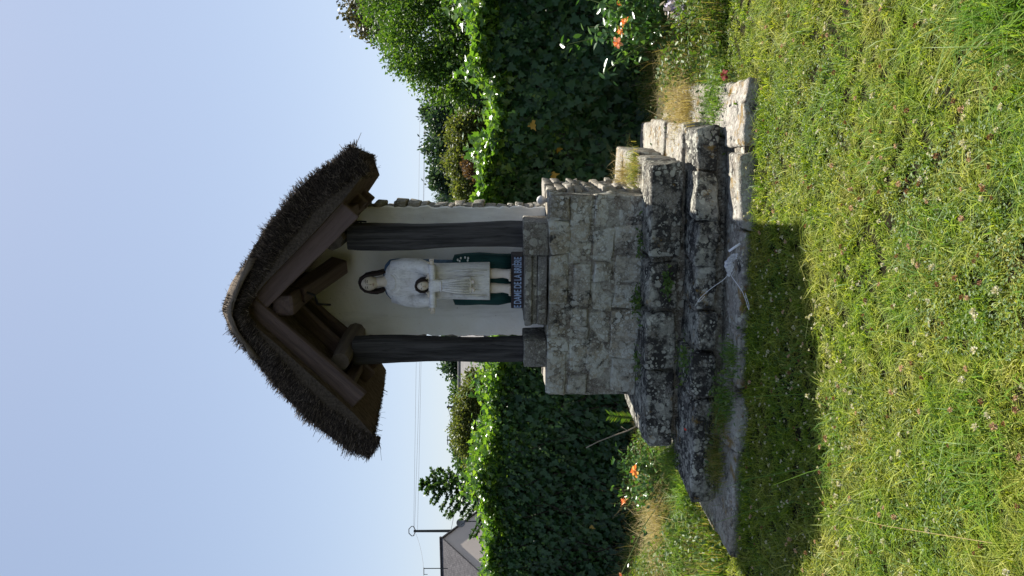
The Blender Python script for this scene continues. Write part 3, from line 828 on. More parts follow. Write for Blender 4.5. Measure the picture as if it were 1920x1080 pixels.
for s in (1, -1):
    e = MB(); e.tube([(HX + s * .013, -.0315, HZ + .008), (HX + s * .024, -.0295, HZ + .0115), (HX + s * .036, -.023, HZ + .007)], [.0015, .003, .0015], 6); e.obj('eye', M['ink'], hdp)
    e = MB(); e.tube([(HX + s * .012, -.033, HZ + .022), (HX + s * .025, -.0305, HZ + .0275), (HX + s * .040, -.022, HZ + .022)], [.0013, .002, .0012], 6); e.obj('brow', M['ink'], hdp)
e = MB(); e.tube([(HX - .014, -.0265, HZ - .036), (HX, -.031, HZ - .0375), (HX + .014, -.0265, HZ - .036)], [.0015, .0042, .0015], 6); e.obj('mouth', M['lip'], hdp)
hr = MB()
for i in range(15):          # cap of hair combed from a centre parting, as thick locks
    an = math.pi * (i / 14)
    x = math.cos(an); 
    y = .045 + .0 * i
for j in range(7):
    yy = .004 + j * .015
    for s in (1, -1):
        top = HZ + .088 - .004 * abs(j - 3)
        hr.tube([(HX, yy, top), (HX + s * .034, yy - .002, top - .012), (HX + s * .062, yy, HZ + .036), (HX + s * .073, yy + .002, HZ - .01), (HX + s * (.076 + .005 * math.sin(j)), yy + .012, HZ - .055), (HX + s * (.066 + .020 * (s > 0)), yy + .02, HZ - .10), (HX + s * (.05 + .040 * (s > 0)), yy + .028, HZ - .13)], [.013, .014, .013, .013, .015, .016, .007], 8)
hr.obj('hair', M['hair'], hdp, True)
# child
ch = lofted('child', [ell(.0, -.115 + dy, z, rx, ry, 24, 2.4, .03, 11, z * 9) for z, rx, ry, dy in ((.415, .068, .034, .02), (.425, .069, .038, .02), (.50, .062, .04, .015), (.58, .054, .04, .008), (.64, .046, .038, .003), (.66, .042, .035, .0), (.70, .052, .04, -.002), (.735, .052, .036, .0), (.752, .035, .028, .004))], M['carved'])
for s in (1, -1):
    a = MB(); a.tube([(s * .03, -.118, .722), (s * .085, -.125, .722), (s * .135, -.13, .722), (s * .172, -.132, .722)], [.024, .025, .028, .029], 12); a.obj('sleeve', M['carved'], ch, True)
    h = MB(); h.add(*loft_geo([[(s * xx, y, z) for y, z in [(-.132 + .010 * math.cos(t) * q, .724 + .019 * math.sin(t) * q) for t in np.linspace(0, 2 * math.pi, 11)[:-1]]] for xx, q in ((.165, .7), (.178, .75), (.19, 1.0), (.203, .95))]))
    for k in range(4):
        h.tube([(s * .200, -.133, .712 + k * .0085), (s * .214, -.137, .710 + k * .0098), (s * .224, -.142, .708 + k * .0105)], [.0052, .0048, .003], 6)
    h.tube([(s * .184, -.134, .738), (s * .190, -.139, .752), (s * .196, -.142, .760)], [.006, .0055, .003], 6)
    h.obj('hand', M['skin'], ch, True)
    f = MB(); f.tube([(s * .030, -.10, .425), (s * .031, -.112, .402), (s * .034, -.145, .393)], [.018, .018, .010], 10); f.obj('foot', M['skin'], ch, True)
for k in range(6):
    f = MB(); x = -.05 + k * .02; f.tube([(x * .55, -.156, .645), (x * .9, -.150, .56), (x * 1.15, -.142, .43)], [.003, .006, .008], 6); f.obj('pleat', M['carved'], ch, True)
bl_ = MB(); bl_.tube([(-.042, -.13, .655), (-.02, -.158, .652), (.02, -.158, .652), (.042, -.13, .655)], .006, 7); bl_.obj('belt', M['carved'], ch, True)
hc = ball('child_head', (.004, -.125, .800), (.043, .045, .050), M['skin'], ch, jaw=.15)
for s in (1, -1):
    e = MB(); e.tube([(.004 + s * .009, -.168, .805), (.004 + s * .017, -.1665, .808), (.004 + s * .025, -.162, .804)], [.0012, .0026, .0012], 6); e.obj('eye', M['ink'], ch)
e = MB(); e.tube([(.004, -.168, .803), (.004, -.176, .792), (.004, -.170, .788)], [.003, .005, .003], 7); e.obj('nose', M['skin'], ch, True)
e = MB(); e.tube([(-.005, -.166, .777), (.004, -.1685, .776), (.013, -.166, .777)], [.001, .003, .001], 6); e.obj('mouth', M['lip'], ch)
cap_ = MB()
for j in range(6):
    yy = -.155 + j * .014
    for s in (1, -1):
        cap_.tube([(.004, yy, .853 - .001 * j), (.004 + s * .026, yy, .845), (.004 + s * .046, yy + .002, .815), (.004 + s * .049, yy + .012, .785), (.004 + s * .040, yy + .022, .762)], [.009, .011, .011, .011, .006], 7)
cap_.obj('child_hair', M['hair'], ch, True)
for i, (x, z) in enumerate([(.175, .53), (.19, .505), (.165, .515), (.19, .445), (.17, .45), (.195, .47)]):      # white dabs on the mantle
    build('white_dab', *loft_geo([ell(x, .0, .0, .011, .008, 8), ell(x, .0, .004, .008, .006, 8)]), M['daisy'], st).matrix_local = Matrix.Translation((0, .055, z)) @ Matrix.Rotation(R(90), 4, 'X')

# ------------------------------------------------------------------ mask-like crumpled cloth on the step
cl = empty('crumpled_mask', SW(.50, -.93, .085), -T + R(8))
tag(cl, 'crumpled white pleated face mask with thin white strings lying on the lowest step', 'mask')
V, F = [], []
nu, nv_ = 15, 10
for i in range(nu):            # accordion pleats fanning out from one pinched corner
    f = i / (nu - 1)
    for j in range(nv_):
        g_ = j / (nv_ - 1); an = R(-5 + 150 * f)
        rr_ = .02 + .07 * g_
        x = -.02 + math.cos(an) * rr_ * .9 - .02 * g_; z = .012 + math.sin(an) * rr_ * .75
        y = -.02 + (.011 if i % 2 else -.011) * (.3 + g_) + .014 * mnoise.noise(Vector((i * .4, j * .5, 3)))
        V.append((x, y, z + .005 * math.sin(j * 2.1 + i)))
for i in range(nu - 1):
    for j in range(nv_ - 1):
        F.append((i * nv_ + j, i * nv_ + j + 1, (i + 1) * nv_ + j + 1, (i + 1) * nv_ + j))
cb = build('cloth', V, F, M['white'], cl, True)
so = cb.modifiers.new('solid', 'SOLIDIFY'); so.thickness = .003
s1 = MB(); s1.tube([(-.06, -.04, .05), (-.10, -.05, .07), (-.13, -.05, .10), (-.16, -.04, .14), (-.20, -.03, .19), (-.25, 0, .23), (-.28, .03, .24), (-.26, .02, .21), (-.235, .0, .20)], .0017, 6); s1.obj('string', M['white'], cl, True)
s1 = MB(); s1.tube([(-.07, -.03, .02), (-.10, -.06, .05), (-.14, -.10, .03), (-.19, -.13, .0), (-.25, -.17, -.015), (-.29, -.19, -.02), (-.30, -.21, -.02), (-.27, -.21, -.02), (-.20, -.16, -.01)], .0017, 6); s1.obj('string', M['white'], cl, True)
s1 = MB(); s1.tube([(.055, -.03, .06), (.08, -.045, .03), (.105, -.055, -.005)], [.007, .008, .008], 6); s1.obj('string', M['white'], cl, True)

# ------------------------------------------------------------------ ivy hedge
HT = math.atan(.27)
HD = Vector((math.cos(HT), -math.sin(HT), 0)); HN = Vector((-math.sin(HT), -math.cos(HT), 0))      # along, facing the viewer
H0 = Vector((0, 8.35, 0))
HL, HR_, HH = -5.2, 4.4, 1.80
hedge = empty('ivy_hedge', H0, -HT)
tag(hedge, 'tall dark green ivy hedge running behind the shrine with sunlit leaves along its top', 'hedge')
def hedge_front(x, z):    # local y of the leaf face
    return -.10 + .12 * np.sin(x * 1.3) * .6 + .07 * np.sin(x * 3.7 + z * 3) + .05 * np.sin(z * 5 + x * 6.1)
def hedge_top(x): return HH + .07 * np.sin(x * 2.1) + .05 * np.sin(x * 5.3 + 1) + np.where(x > 2.3, .08, 0) - np.where((x > .7) & (x < 2.3), .06, 0) + np.where(x < -3.0, -.02, 0) - .07 * np.exp(-((x + .95) / .6) ** 2)
xs = np.linspace(HL, HR_, 60)
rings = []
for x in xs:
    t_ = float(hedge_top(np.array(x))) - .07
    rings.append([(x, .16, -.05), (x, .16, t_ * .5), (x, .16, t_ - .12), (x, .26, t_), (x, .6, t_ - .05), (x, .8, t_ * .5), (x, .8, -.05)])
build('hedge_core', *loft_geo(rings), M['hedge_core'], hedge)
N = 34000
x = rng.uniform(HL, HR_, N); z = rng.uniform(0.0, 1, N) * hedge_top(x)
P = np.stack([x, hedge_front(x, z) + rng.uniform(-.05, .16, N), z], 1)
sz = np.clip(rng.lognormal(-2.72, .32, N), .028, .13) * np.where(x > .4, 1.3, .95)
D = np.stack([rng.normal(0, .5, N), rng.normal(-.35, .25, N), rng.normal(-.75, .35, N)], 1)
Nn = np.stack([rng.normal(0, .35, N), -np.ones(N), rng.normal(.45, .35, N)], 1)
V, F = leaf_geo(P, sz, D, Nn, 'ivy')
tag(link('ivy_foliage', np_mesh('ivy_foliage', V, F), M['ivy'], hedge), kind='stuff')
N = 11000
x = rng.uniform(HL, HR_, N); up = np.abs(rng.normal(0, .075, N)) * (1 + .8 * (np.sin(x * 4.3) + np.sin(x * 9.1)) * .5) * np.where(x > 2.2, 1.5, 1.0)
fall = rng.uniform(0, 1, N) < .45
zt = hedge_top(x)
P = np.stack([x, np.where(fall, hedge_front(x, zt) + rng.uniform(-.12, .08, N), rng.uniform(-.15, .75, N)), np.where(fall, zt - np.abs(rng.normal(0, .10, N)), zt + up - .03)], 1)
D = np.stack([rng.normal(0, .6, N), rng.normal(-.2, .5, N), rng.normal(.0, .5, N)], 1)
Nn = np.stack([rng.normal(0, .5, N), rng.normal(-.3, .5, N), np.abs(rng.normal(.8, .4, N))], 1)
V, F = leaf_geo(P, rng.uniform(.04, .085, N) * np.where(x > .6, 1.2, 1.0), D, Nn, 'ivy')
tag(link('ivy_top_growth', np_mesh('ivy_top_growth', V, F), M['ivy_top'], hedge), kind='stuff')
# single large leaves standing out of the dark face
for i in range(290):
    if i < 200: x = rng.uniform(.7, 3.4)
    else: x = rng.uniform(-4.6, -.8)
    z = rng.uniform(.35, 1.7); y = float(hedge_front(np.array(x), np.array(z))) - rng.uniform(.05, .12)
    D = np.array([[rng.normal(0, .5), -.3, rng.normal(-.8, .3)]]); Nn = np.array([[rng.normal(0, .25), -1, rng.normal(.45, .2)]])
    V, F = leaf_geo(np.zeros((1, 3)), np.array([rng.uniform(.085, .135) * (1 if i < 200 else .8)]), D, Nn, 'ivy')
    o = link('leaf', np_mesh('leaf', V, F), M['ivy_yellow'] if i % 58 == 5 else M['ivy_big'], hedge); o.location = (x, y, z)
tw = MB()
for i in range(34):
    x0 = rng.uniform(-4.4, 3.4); pts = []
    for k in range(6):
        zz_ = .1 + k * .3; xx = x0 + .12 * math.sin(k * 1.3 + i) ; pts.append((xx, float(hedge_front(np.array(xx), np.array(zz_))) - .02, zz_))
    tw.tube(pts, [.009, .008, .007, .006, .005, .003], 5)
tag(tw.obj('ivy_stems', M['bark'], hedge), kind='stuff')
# trailing shoots on the face, in the hedge top's sunlit leaf colour
P, D = [], []
for i in range(46):
    x0 = rng.uniform(-4.4, 3.6); z0 = rng.uniform(1.1, 1.75); dx = rng.normal(0, .12)
    for k in range(9):
        zz_ = z0 - k * .035; xx = x0 + dx * k * .3 + rng.normal(0, .008)
        P.append((xx, float(hedge_front(np.array(xx), np.array(zz_))) - .10, zz_)); D.append((rng.normal(0, .8), -.5, rng.normal(-.5, .4)))
P = np.array(P); D = np.array(D); n = len(P)
V, F = leaf_geo(P, rng.uniform(.025, .05, n), D, np.stack([rng.normal(0, .3, n), -np.ones(n), rng.normal(.5, .3, n)], 1), 'ivy')
tag(link('ivy_shoots', np_mesh('ivy_shoots', V, F), M['ivy_top'], hedge), kind='stuff')

# ------------------------------------------------------------------ background trees
def blob(u, v, d, ru, rv, rd=None):
    c = at(u, v, d); k = d / FPX
    return (tuple(c), (ru * k, (rd if rd else ru) * k, rv * k))
def ground_under(u, d): return ((u - 540) * d / FPX, d, 0)
make_tree('broadleaf_tree', 'bright green broadleaf tree overhanging the hedge at the right', 'tree', ground_under(1090, 15),
          [blob(1060, 800, 15, 130, 80), blob(1000, 790, 14.5, 85, 65), blob(950, 830, 14.5, 60, 50), blob(1090, 735, 15.5, 95, 55), blob(930, 870, 14, 50, 40), blob(1010, 870, 14, 110, 45)], 820, 42, .11, .072, M['tree_light'], 'trees beyond the hedge', kind='oval', trunk=.16)
make_tree('dark_tree', 'dark brownish tree rising behind the bright green one', 'tree', ground_under(1120, 24),
          [blob(1095, 690, 24, 75, 42), blob(1140, 770, 24, 100, 80), blob(1050, 720, 24, 45, 45)], 420, 44, .16, .13, M['tree_dark'], 'trees beyond the hedge', trunk=.2)
for i, (u, v, ru, rv, lb) in enumerate([(862, 846, 46, 48, 'dark rounded pine nearest the bright green tree'), (800, 846, 38, 44, 'dark rounded pine in the middle of the row beyond the hedge'), (742, 852, 30, 44, 'dark pine behind the reddish shrub'), (706, 866, 24, 44, 'slim dark conifer closest to the shrine wall')]):
    d = 42 + i * 1.5
    make_tree('pine_tree', lb, 'tree', ground_under(u, d), [blob(u, v, d, ru, rv), blob(u - ru * .4, v + rv * .5, d, ru * .8, rv * .7), blob(u + ru * .4, v + rv * .6, d, ru * .8, rv * .7), blob(u, v + 50, d, ru * 1.1, 40)], 420, 44, .20, .24, M['pine'], 'pines in a row beyond the hedge', kind='needle' if i == 3 else 'dia', trunk=.18)
make_tree('green_shrub', 'mid green shrub between the hedge top and the pines', 'shrub', ground_under(800, 24), [blob(830, 878, 24, 40, 34), blob(775, 868, 24, 36, 28), blob(730, 880, 24, 32, 28)], 380, 40, .11, .10, M['olive'], 'shrubs beyond the hedge', trunk=.06)
make_tree('red_shrub', 'reddish brown shrub behind the hedge right of the shrine', 'shrub', ground_under(765, 20), [blob(768, 884, 20, 15, 12), blob(756, 890, 20, 10, 9)], 40, 30, .07, .07, M['red_shrub'], 'shrubs beyond the hedge', trunk=.05)
make_tree('olive_shrub', 'broad olive green shrub left of the left post', 'shrub', ground_under(285, 16), [blob(272, 878, 16, 40, 28), blob(318, 882, 16, 30, 28), blob(235, 892, 16, 28, 22)], 420, 46, .07, .06, M['olive'], 'shrubs beyond the hedge', trunk=.05)
make_tree('olive_shrub', 'smaller olive shrub in front of the grey roof', 'shrub', ground_under(365, 16), [blob(362, 895, 16, 24, 22)], 80, 40, .06, .06, M['olive'], 'shrubs beyond the hedge', trunk=.05)
make_tree('distant_tree', 'distant dark tree above the grey roof beside the left post', 'tree', ground_under(390, 70), [blob(392, 850, 70, 22, 18), blob(425, 856, 70, 24, 22), blob(380, 875, 70, 26, 24)], 150, 30, .32, .32, M['pine'], 'distant trees over the roofs', trunk=.2)
make_tree('distant_tree', 'low distant tree at the left end of the grey roof', 'tree', ground_under(335, 64), [blob(340, 868, 64, 20, 18), blob(318, 880, 64, 18, 18)], 100, 30, .28, .28, M['spruce'], 'distant trees over the roofs', trunk=.2)
make_tree('distant_tree', 'distant tree seen between the left post and the white wall', 'tree', ground_under(450, 66), [blob(448, 842, 66, 14, 12), blob(452, 862, 66, 18, 20)], 80, 30, .25, .28, M['spruce'], 'distant trees over the roofs', trunk=.2)
make_tree('distant_tree', 'low dark bush between the spruce and the olive shrub', 'shrub', ground_under(215, 30), [blob(225, 875, 30, 26, 20), blob(205, 890, 30, 26, 20)], 100, 36, .14, .13, M['spruce'], 'shrubs beyond the hedge', trunk=.06)
# spruce with whorled branches
sp = empty('spruce_tree', ground_under(172, 22)); tag(sp, 'spruce with tiered branches standing against the sky at the left', 'tree', 'trees beyond the hedge')
htop = EYE + (HOR - 784) * 22 / FPX
mb = MB(); mb.tube([(0, 0, -.1), (.02, 0, htop * .5), (0, 0, htop)], [.09, .05, .008], 7)
P, D = [], []
for i in range(15):
    z0 = htop - .12 - i * .165; ln = .12 + .125 * i * (1 if i < 10 else .9)
    nb = 5
    for k in range(nb):
        an = 2 * math.pi * (k + .37 * i) / nb + rng.normal(0, .15); l = ln * rng.uniform(.45, 1.35)
        dr = Vector((math.cos(an), math.sin(an), 0))
        pts = [Vector((0, 0, z0)), Vector((0, 0, z0 - l * .12)) + dr * l * .5, Vector((0, 0, z0 + l * .16)) + dr * l]
        mb.tube(pts, [.016, .010, .004], 4)
        for q in range(int(26 + l * 110)):
            f = rng.uniform(.1, 1); b_ = pts[0].lerp(pts[1], f * 2) if f < .5 else pts[1].lerp(pts[2], f * 2 - 1)
            P.append((b_.x + rng.normal(0, .015), b_.y + rng.normal(0, .015), b_.z + rng.normal(0, .015)))
            D.append((dr.x * .8 + rng.normal(0, .5), dr.y * .8 + rng.normal(0, .5), .15 + rng.normal(0, .45)))
mb.obj('trunk', M['bark'], sp)
P = np.array(P); D = np.array(D)
V, F = leaf_geo(P, rng.uniform(.07, .13, len(P)), D, rvec(len(P)) + np.array([0, 0, .6]), 'dia')
link('crown', np_mesh('crown', V, F), M['spruce'], sp)

# ------------------------------------------------------------------ houses
def house(name, label, u0, u1, d, vr, ve, rz, width, length, wallm, roofm, over=.25, chim=None):
    base = ground_under((u0 + u1) / 2, d)
    zr = EYE + (HOR - vr) * d / FPX; ze = EYE + (HOR - ve) * d / FPX
    h = empty(name, base, rz); tag(h, label, 'house', 'houses beyond the hedge')
    w2, l2 = width / 2, length / 2      # ridge along local X, gable ends at +-l2
    build('wall', *loft_geo([[(x, -w2, -.1), (x, w2, -.1), (x, w2, ze), (x, 0, zr - .12), (x, -w2, ze)] for x in (-l2, l2)]), wallm, h)
    sl = (zr - ze) / w2
    for s in (1, -1):
        y1, z1 = s * (w2 + over), ze - sl * over
        V, F = loft_geo([[(x, s * .0, zr), (x, y1, z1), (x, y1, z1 - .12), (x, 0, zr - .12)] for x in (-l2 - .12, l2 + .12)])
        build('roof', V, F, roofm, h)
    mb = MB(); mb.tube([(-l2 - .14, 0, zr + .03), (l2 + .14, 0, zr + .03)], .09, 8); mb.obj('ridge_tile', roofm, h)
    for x in (-l2 * .45, l2 * .3):
        fr = build('window', *hexa_geo(rect(x - .5, x + .5, -w2 - .03, -w2 + .03), 1.0, 2.1, r=.01, jit=0, nz=0, cell=2), M['render'], h)
        build('pane', *hexa_geo(rect(x - .42, x + .42, -w2 - .045, -w2 - .035), 1.08, 2.02, r=.002, jit=0, nz=0, cell=2), M['slate'], fr)
    if chim:
        build('chimney', *hexa_geo(rect(chim - .4, chim + .4, -.3, .3), zr - .5, zr + .9, r=.02, jit=0, nz=0, cell=2), wallm, h)
    return h, zr, ze
hs, zr, ze = house('slate_house', 'house with dark slate roof and beige gable at the left edge', 10, 60, 52, 827, 897, R(-17), 7.0, 9.0, M['render'], M['slate'])
hs.location = (at(73, 900, 52).x - 4.62 * math.cos(R(17)), 52 + 4.62 * math.sin(R(17)), 0)
h2, _, _ = house('grey_roofed_house', 'long low house with pale grey roof behind the left post', 330, 500, 46, 862, 905, R(2), 5.5, 5.2, M['render'], M['grey_roof'])
h2.location = ground_under(418, 46)

# dish, aerial, poles and wires
ds = empty('satellite_dish', at(101, 864, 51)); tag(ds, 'small grey satellite dish above the beige gable', 'dish')
build('bowl', *loft_geo([[(r_ * math.cos(t), -.12 + dy, r_ * math.sin(t)) for t in np.linspace(0, 2 * math.pi, 17)[:-1]] for r_, dy in ((.02, .1), (.2, .06), (.30, .0), (.28, .01), (.02, .12))]), M['dish'], ds, True)
mb = MB(); mb.tube([(0, .0, 0), (0, .2, -.3), (0, .2, -1.4)], .035, 6); mb.obj('bracket', M['pole'], ds)
mb = MB(); mb.tube([(0, -.1, -.25), (0, -.5, -.05)], .02, 5); mb.obj('receiver_arm', M['pole'], ds)
pp = at(85, 1000, 66); pole = empty('utility_pole', (pp.x, pp.y, 0)); tag(pole, 'tall power pole with forked top behind the slate roof', 'pole')
zt_ = EYE + (HOR - 776) * 66 / FPX; k = 66 / FPX
mb = MB(); mb.tube([(0, 0, -.2), (0, 0, zt_)], [.16, .11], 8); mb.obj('mast', M['pole'], pole)
mb = MB()
for s in (1, -1):
    mb.tube([(0, 0, zt_ - .2), (s * 9 * k, 0, zt_ + 1 * k), (s * 9 * k, 0, zt_ + 4 * k), (s * 4 * k, 0, zt_ + 9 * k)], .04, 5)
mb.tube([(-4 * k, 0, zt_ + 9 * k), (4 * k, 0, zt_ + 9 * k)], .04, 5); mb.obj('crossarm', M['pole'], pole)
def wire(label, p, q, sag, r_=.012):
    p, q = Vector(p), Vector(q); pts = []
    for i in range(25):
        f = i / 24; v_ = p.lerp(q, f); v_.z -= sag * 4 * f * (1 - f); pts.append(v_)
    mb = MB(); mb.tube(pts, r_, 4); tag(mb.obj('power_line', M['wire']), label, 'cable')
wire('upper of the thin power lines crossing the sky behind the shrine', at(92, 776, 66), at(1150, 792, 70), -.0)
wire('middle of the thin power lines crossing the sky behind the shrine', at(76, 777, 66), at(1150, 797, 70), .25)
wire('lower power line crossing the sky behind the shrine', at(84, 783, 66), at(1150, 800, 70), .1)
wire('power line from the forked pole out of the left edge', at(80, 780, 66), at(-40, 790, 60), .4)
p2 = at(255, 1000, 58); sp_ = empty('thin_pole', (p2.x, p2.y, 0)); tag(sp_, 'thin pole with short arm above the olive shrub', 'pole')
z2 = EYE + (HOR - 838) * 58 / FPX; mb = MB(); mb.tube([(0, 0, -.2), (0, 0, z2)], .05, 6); mb.obj('mast', M['pole'], sp_)
mb = MB(); mb.tube([(-.35, 0, z2 - .05), (.35, 0, z2 - .05)], .03, 5); mb.obj('arm', M['pole'], sp_)
p3 = at(317, 1000, 60); sp3 = empty('thin_pole', (p3.x, p3.y, 0)); tag(sp3, 'greenish pole beside the low distant tree left of the grey roof', 'pole')
z3 = EYE + (HOR - 838) * 60 / FPX; mb = MB(); mb.tube([(0, 0, -.2), (0, 0, z3)], .09, 6); mb.obj('mast', M['pole'], sp3)
mb = MB(); mb.tube([(-.2, 0, z3 - .12), (.2, 0, z3 - .12)], .04, 5); mb.obj('arm', M['pole'], sp3)
wire('low telephone line strung between the small poles behind the spruce', at(317, 840, 60), at(88, 846, 60), .6, .02)
p4 = at(15, 795, 50); an_ = empty('roof_aerial', p4); tag(an_, 'thin aerial on the roof at the left edge', 'aerial')
mb = MB(); mb.tube([(0, 0, -1.6), (0, 0, 0)], .03, 5); mb.obj('mast', M['pole'], an_)
mb = MB(); mb.tube([(-.45, 0, 0), (.05, 0, 0)], .025, 5); mb.tube([(-.4, 0, 0), (-.4, 0, -.25)], .02, 4); mb.obj('boom', M['pole'], an_)

# ------------------------------------------------------------------ lawn
def outside_steps(x, y, m=0.0):
    dx, dy = x - C0.x, y - C0.y
    a = dx * math.cos(T) - dy * math.sin(T); b = dx * math.sin(T) + dy * math.cos(T)
    fb = -1.20 + (a + 1.48) / 3.11 * .30
    return ~((a > -1.48 - m) & (a < 1.63 + m) & (b > fb - m) & (b < 1.75 + m))
def lawn_pts(N, y0, y1):
    y = y0 * (y1 / y0) ** rng.uniform(0, 1, N)
    x = rng.uniform(-1, 1, N) * (.40 * y + .25)
    k = outside_steps(x, y, -.03)
    return x[k], y[k]
def height_mod(x, y): return .8 + .35 * np.sin(x * 3.1 + 1.3 * np.sin(y * 2.3)) * np.sin(y * 3.7 + x) + .15 * np.sin(x * 9 + y * 7)
x, y = lawn_pts(330000, 1.95, 6.2)
k = (np.sin(x * 31 + 3 * np.sin(y * 17)) + np.sin(y * 37 + 3 * np.sin(x * 13)) + rng.normal(0, .7, len(x))) > -.45; x, y = x[k], y[k]
n = len(x); P = np.stack([x, y, np.zeros(n)], 1)
H = (rng.uniform(.014, .042, n) + .025 * (rng.uniform(0, 1, n) < .10)) * height_mod(x, y) * (1 + .45 * np.sin(x * 31 + 3 * np.sin(y * 17))); Wd = rng.uniform(.0026, .0058, n) * (1 + .12 * (y - 2))
V, F = blade_geo(P, H, Wd, rng.uniform(0, 6.28, n), rng.uniform(.4, 1.9, n), rng.uniform(0, .8, n))
tag(link('lawn_grass', np_mesh('lawn_grass', V, F), M['grass']), 'short patchy lawn grass with dry yellow and green patches', 'grass', kind='stuff')
x, y = lawn_pts(16000, 1.95, 5.6)           # coarser green blades in tufts
tuft = (np.sin(x * 5.3 + 2 * np.sin(y * 1.7)) * np.sin(y * 6.1 + x * 2) > .35) | (rng.uniform(0, 1, len(x)) < .12)
x, y = x[tuft], y[tuft]; n = len(x)
V, F = blade_geo(np.stack([x, y, np.zeros(n)], 1), rng.uniform(.04, .10, n), rng.uniform(.003, .006, n), rng.uniform(0, 6.28, n), rng.uniform(.3, 1.6, n), rng.uniform(0, .8, n))
tag(link('grass_tufts', np_mesh('grass_tufts', V, F), M['lush']), 'coarse bright green grass tufts scattered through the lawn', 'grass', kind='stuff')
# small clover leaves
x, y = lawn_pts(40000, 1.95, 5.4); k = (np.sin(x * 2.2 + y * 3.1) + np.sin(x * 5.1 - y * 2.3)) > .2; x, y = x[k], y[k]; n = len(x)
V, F = leaf_geo(np.stack([x, y, rng.uniform(.012, .045, n)], 1), rng.uniform(.008, .017, n), np.stack([rng.normal(size=n), rng.normal(size=n), rng.normal(0, .2, n)], 1), np.stack([rng.normal(0, .4, n), rng.normal(0, .4, n), np.ones(n)], 1), 'oval')
tag(link('clover_leaves', np_mesh('clover_leaves', V, F), M['weed']), 'small green clover leaves growing among the lawn grass', 'clover', kind='stuff')
# grass leaning over the foot of the steps
def edge_tufts(name, label, pts, n_per, hmin, hmax, spread, mat, wmin=.003, wmax=.006, z=0.0):
    Q = np.repeat(np.array(pts, float), n_per, 0); n = len(Q)
    Q = Q[:, :2] + rng.normal(size=(n, 2)) * spread
    P = np.stack([Q[:, 0], Q[:, 1], np.full(n, z)], 1)
    V, F = blade_geo(P, rng.uniform(hmin, hmax, n), rng.uniform(wmin, wmax, n), rng.uniform(0, 6.28, n), rng.uniform(.2, 1.2, n), rng.uniform(0, .9, n))
    return tag(link(name, np_mesh(name, V, F), mat), label, 'grass', kind='stuff')
front = [SW(a, -1.24 + (a + 1.48) / 3.11 * .30) for a in np.linspace(-1.5, 1.7, 70)]
edge_tufts('edge_grass', 'longer grass growing along the foot of the lowest step', [(p.x + rng.normal(0, .06), p.y - .03 - abs(rng.normal(0, .03))) for p in front if rng.uniform() < .6], 36, .03, .09, .05, M['grass'])

# ------------------------------------------------------------------ flower beds beside the shrine
def bed(name, label, poly_fn, N, hmin, hmax, mat, wmin, wmax, lean=1.0):
    x, y = poly_fn(N); n = len(x)
    cl_ = .5 + .5 * np.clip(np.sin(x * 6.1 + np.sin(y * 5) * 1.5) * np.sin(y * 4.7 + 2), -1, 1)
    H = (hmin + (hmax - hmin) * rng.uniform(0, 1, n) ** 2) * (.45 + .75 * cl_)
    V, F = blade_geo(np.stack([x, y, np.zeros(n)], 1), H, rng.uniform(wmin, wmax, n), rng.uniform(0, 6.28, n), rng.uniform(.1, lean, n), rng.uniform(0, .9, n))
    return tag(link(name, np_mesh(name, V, F), mat), label, 'grass', kind='stuff')
def right_bed(N):
    y = rng.uniform(5.25, 7.6, N); x = rng.uniform(1.3, 3.2, N); k = outside_steps(x, y, .0) & (x < .40 * y + .3) & (y < 8.05 - .27 * x) & (x > 1.55 + (y - 5.6) * .1)
    return x[k], y[k]
def left_bed(N):
    y = rng.uniform(5.2, 9.0, N); x = rng.uniform(-3.9, -1.1, N); k = outside_steps(x, y, .0) & (x > -.40 * y - .3) & (y < 8.0 - .27 * x)
    k &= ~((y < 5.6) & (x < -2.3))
    return x[k], y[k]
bed('bed_grass', 'yellowing grass and weeds in the bed right of the steps', right_bed, 20000, .05, .30, M['bed_grass'], .003, .006)
bed('bed_grass', 'lush green weeds mixed in the bed right of the steps', right_bed, 9000, .05, .26, M['lush'], .005, .010)
bed('bed_grass', 'yellowing grass in the bed left of the steps', left_bed, 17000, .05, .30, M['bed_grass'], .003, .006)
bed('bed_grass', 'lush green blades in the bed left of the steps', left_bed, 12000, .06, .30, M['lush'], .005, .010)
bed('dry_stalks', 'thin dry seed stalks in the bed left of the steps', left_bed, 2600, .2, .55, M['dry'], .002, .0035, .6)
bed('dry_stalks', 'thin dry seed stalks in the bed right of the steps', right_bed, 2200, .15, .45, M['dry'], .002, .0035, .6)
def bed_leaves(fn, N, zmax, name, label):
    x, y = fn(N); n = len(x)
    z = rng.uniform(.03, 1, n) ** 1.3 * zmax * (.4 + .6 * np.clip(np.sin(x * 5 + y * 3), 0, 1))
    V, F = leaf_geo(np.stack([x, y, z], 1), rng.uniform(.02, .055, n), rvec(n) + np.array([0, -.3, .3]), rvec(n) * .7 + np.array([0, 0, 1]), 'oval')
    tag(link(name, np_mesh(name, V, F), M['weed']), label, 'weed', kind='stuff')
bed_leaves(right_bed, 20000, .34, 'bed_leaves', 'small leafy weeds filling the bed right of the steps')
bed_leaves(left_bed, 26000, .32, 'bed_leaves', 'small leafy weeds filling the bed left of the steps')

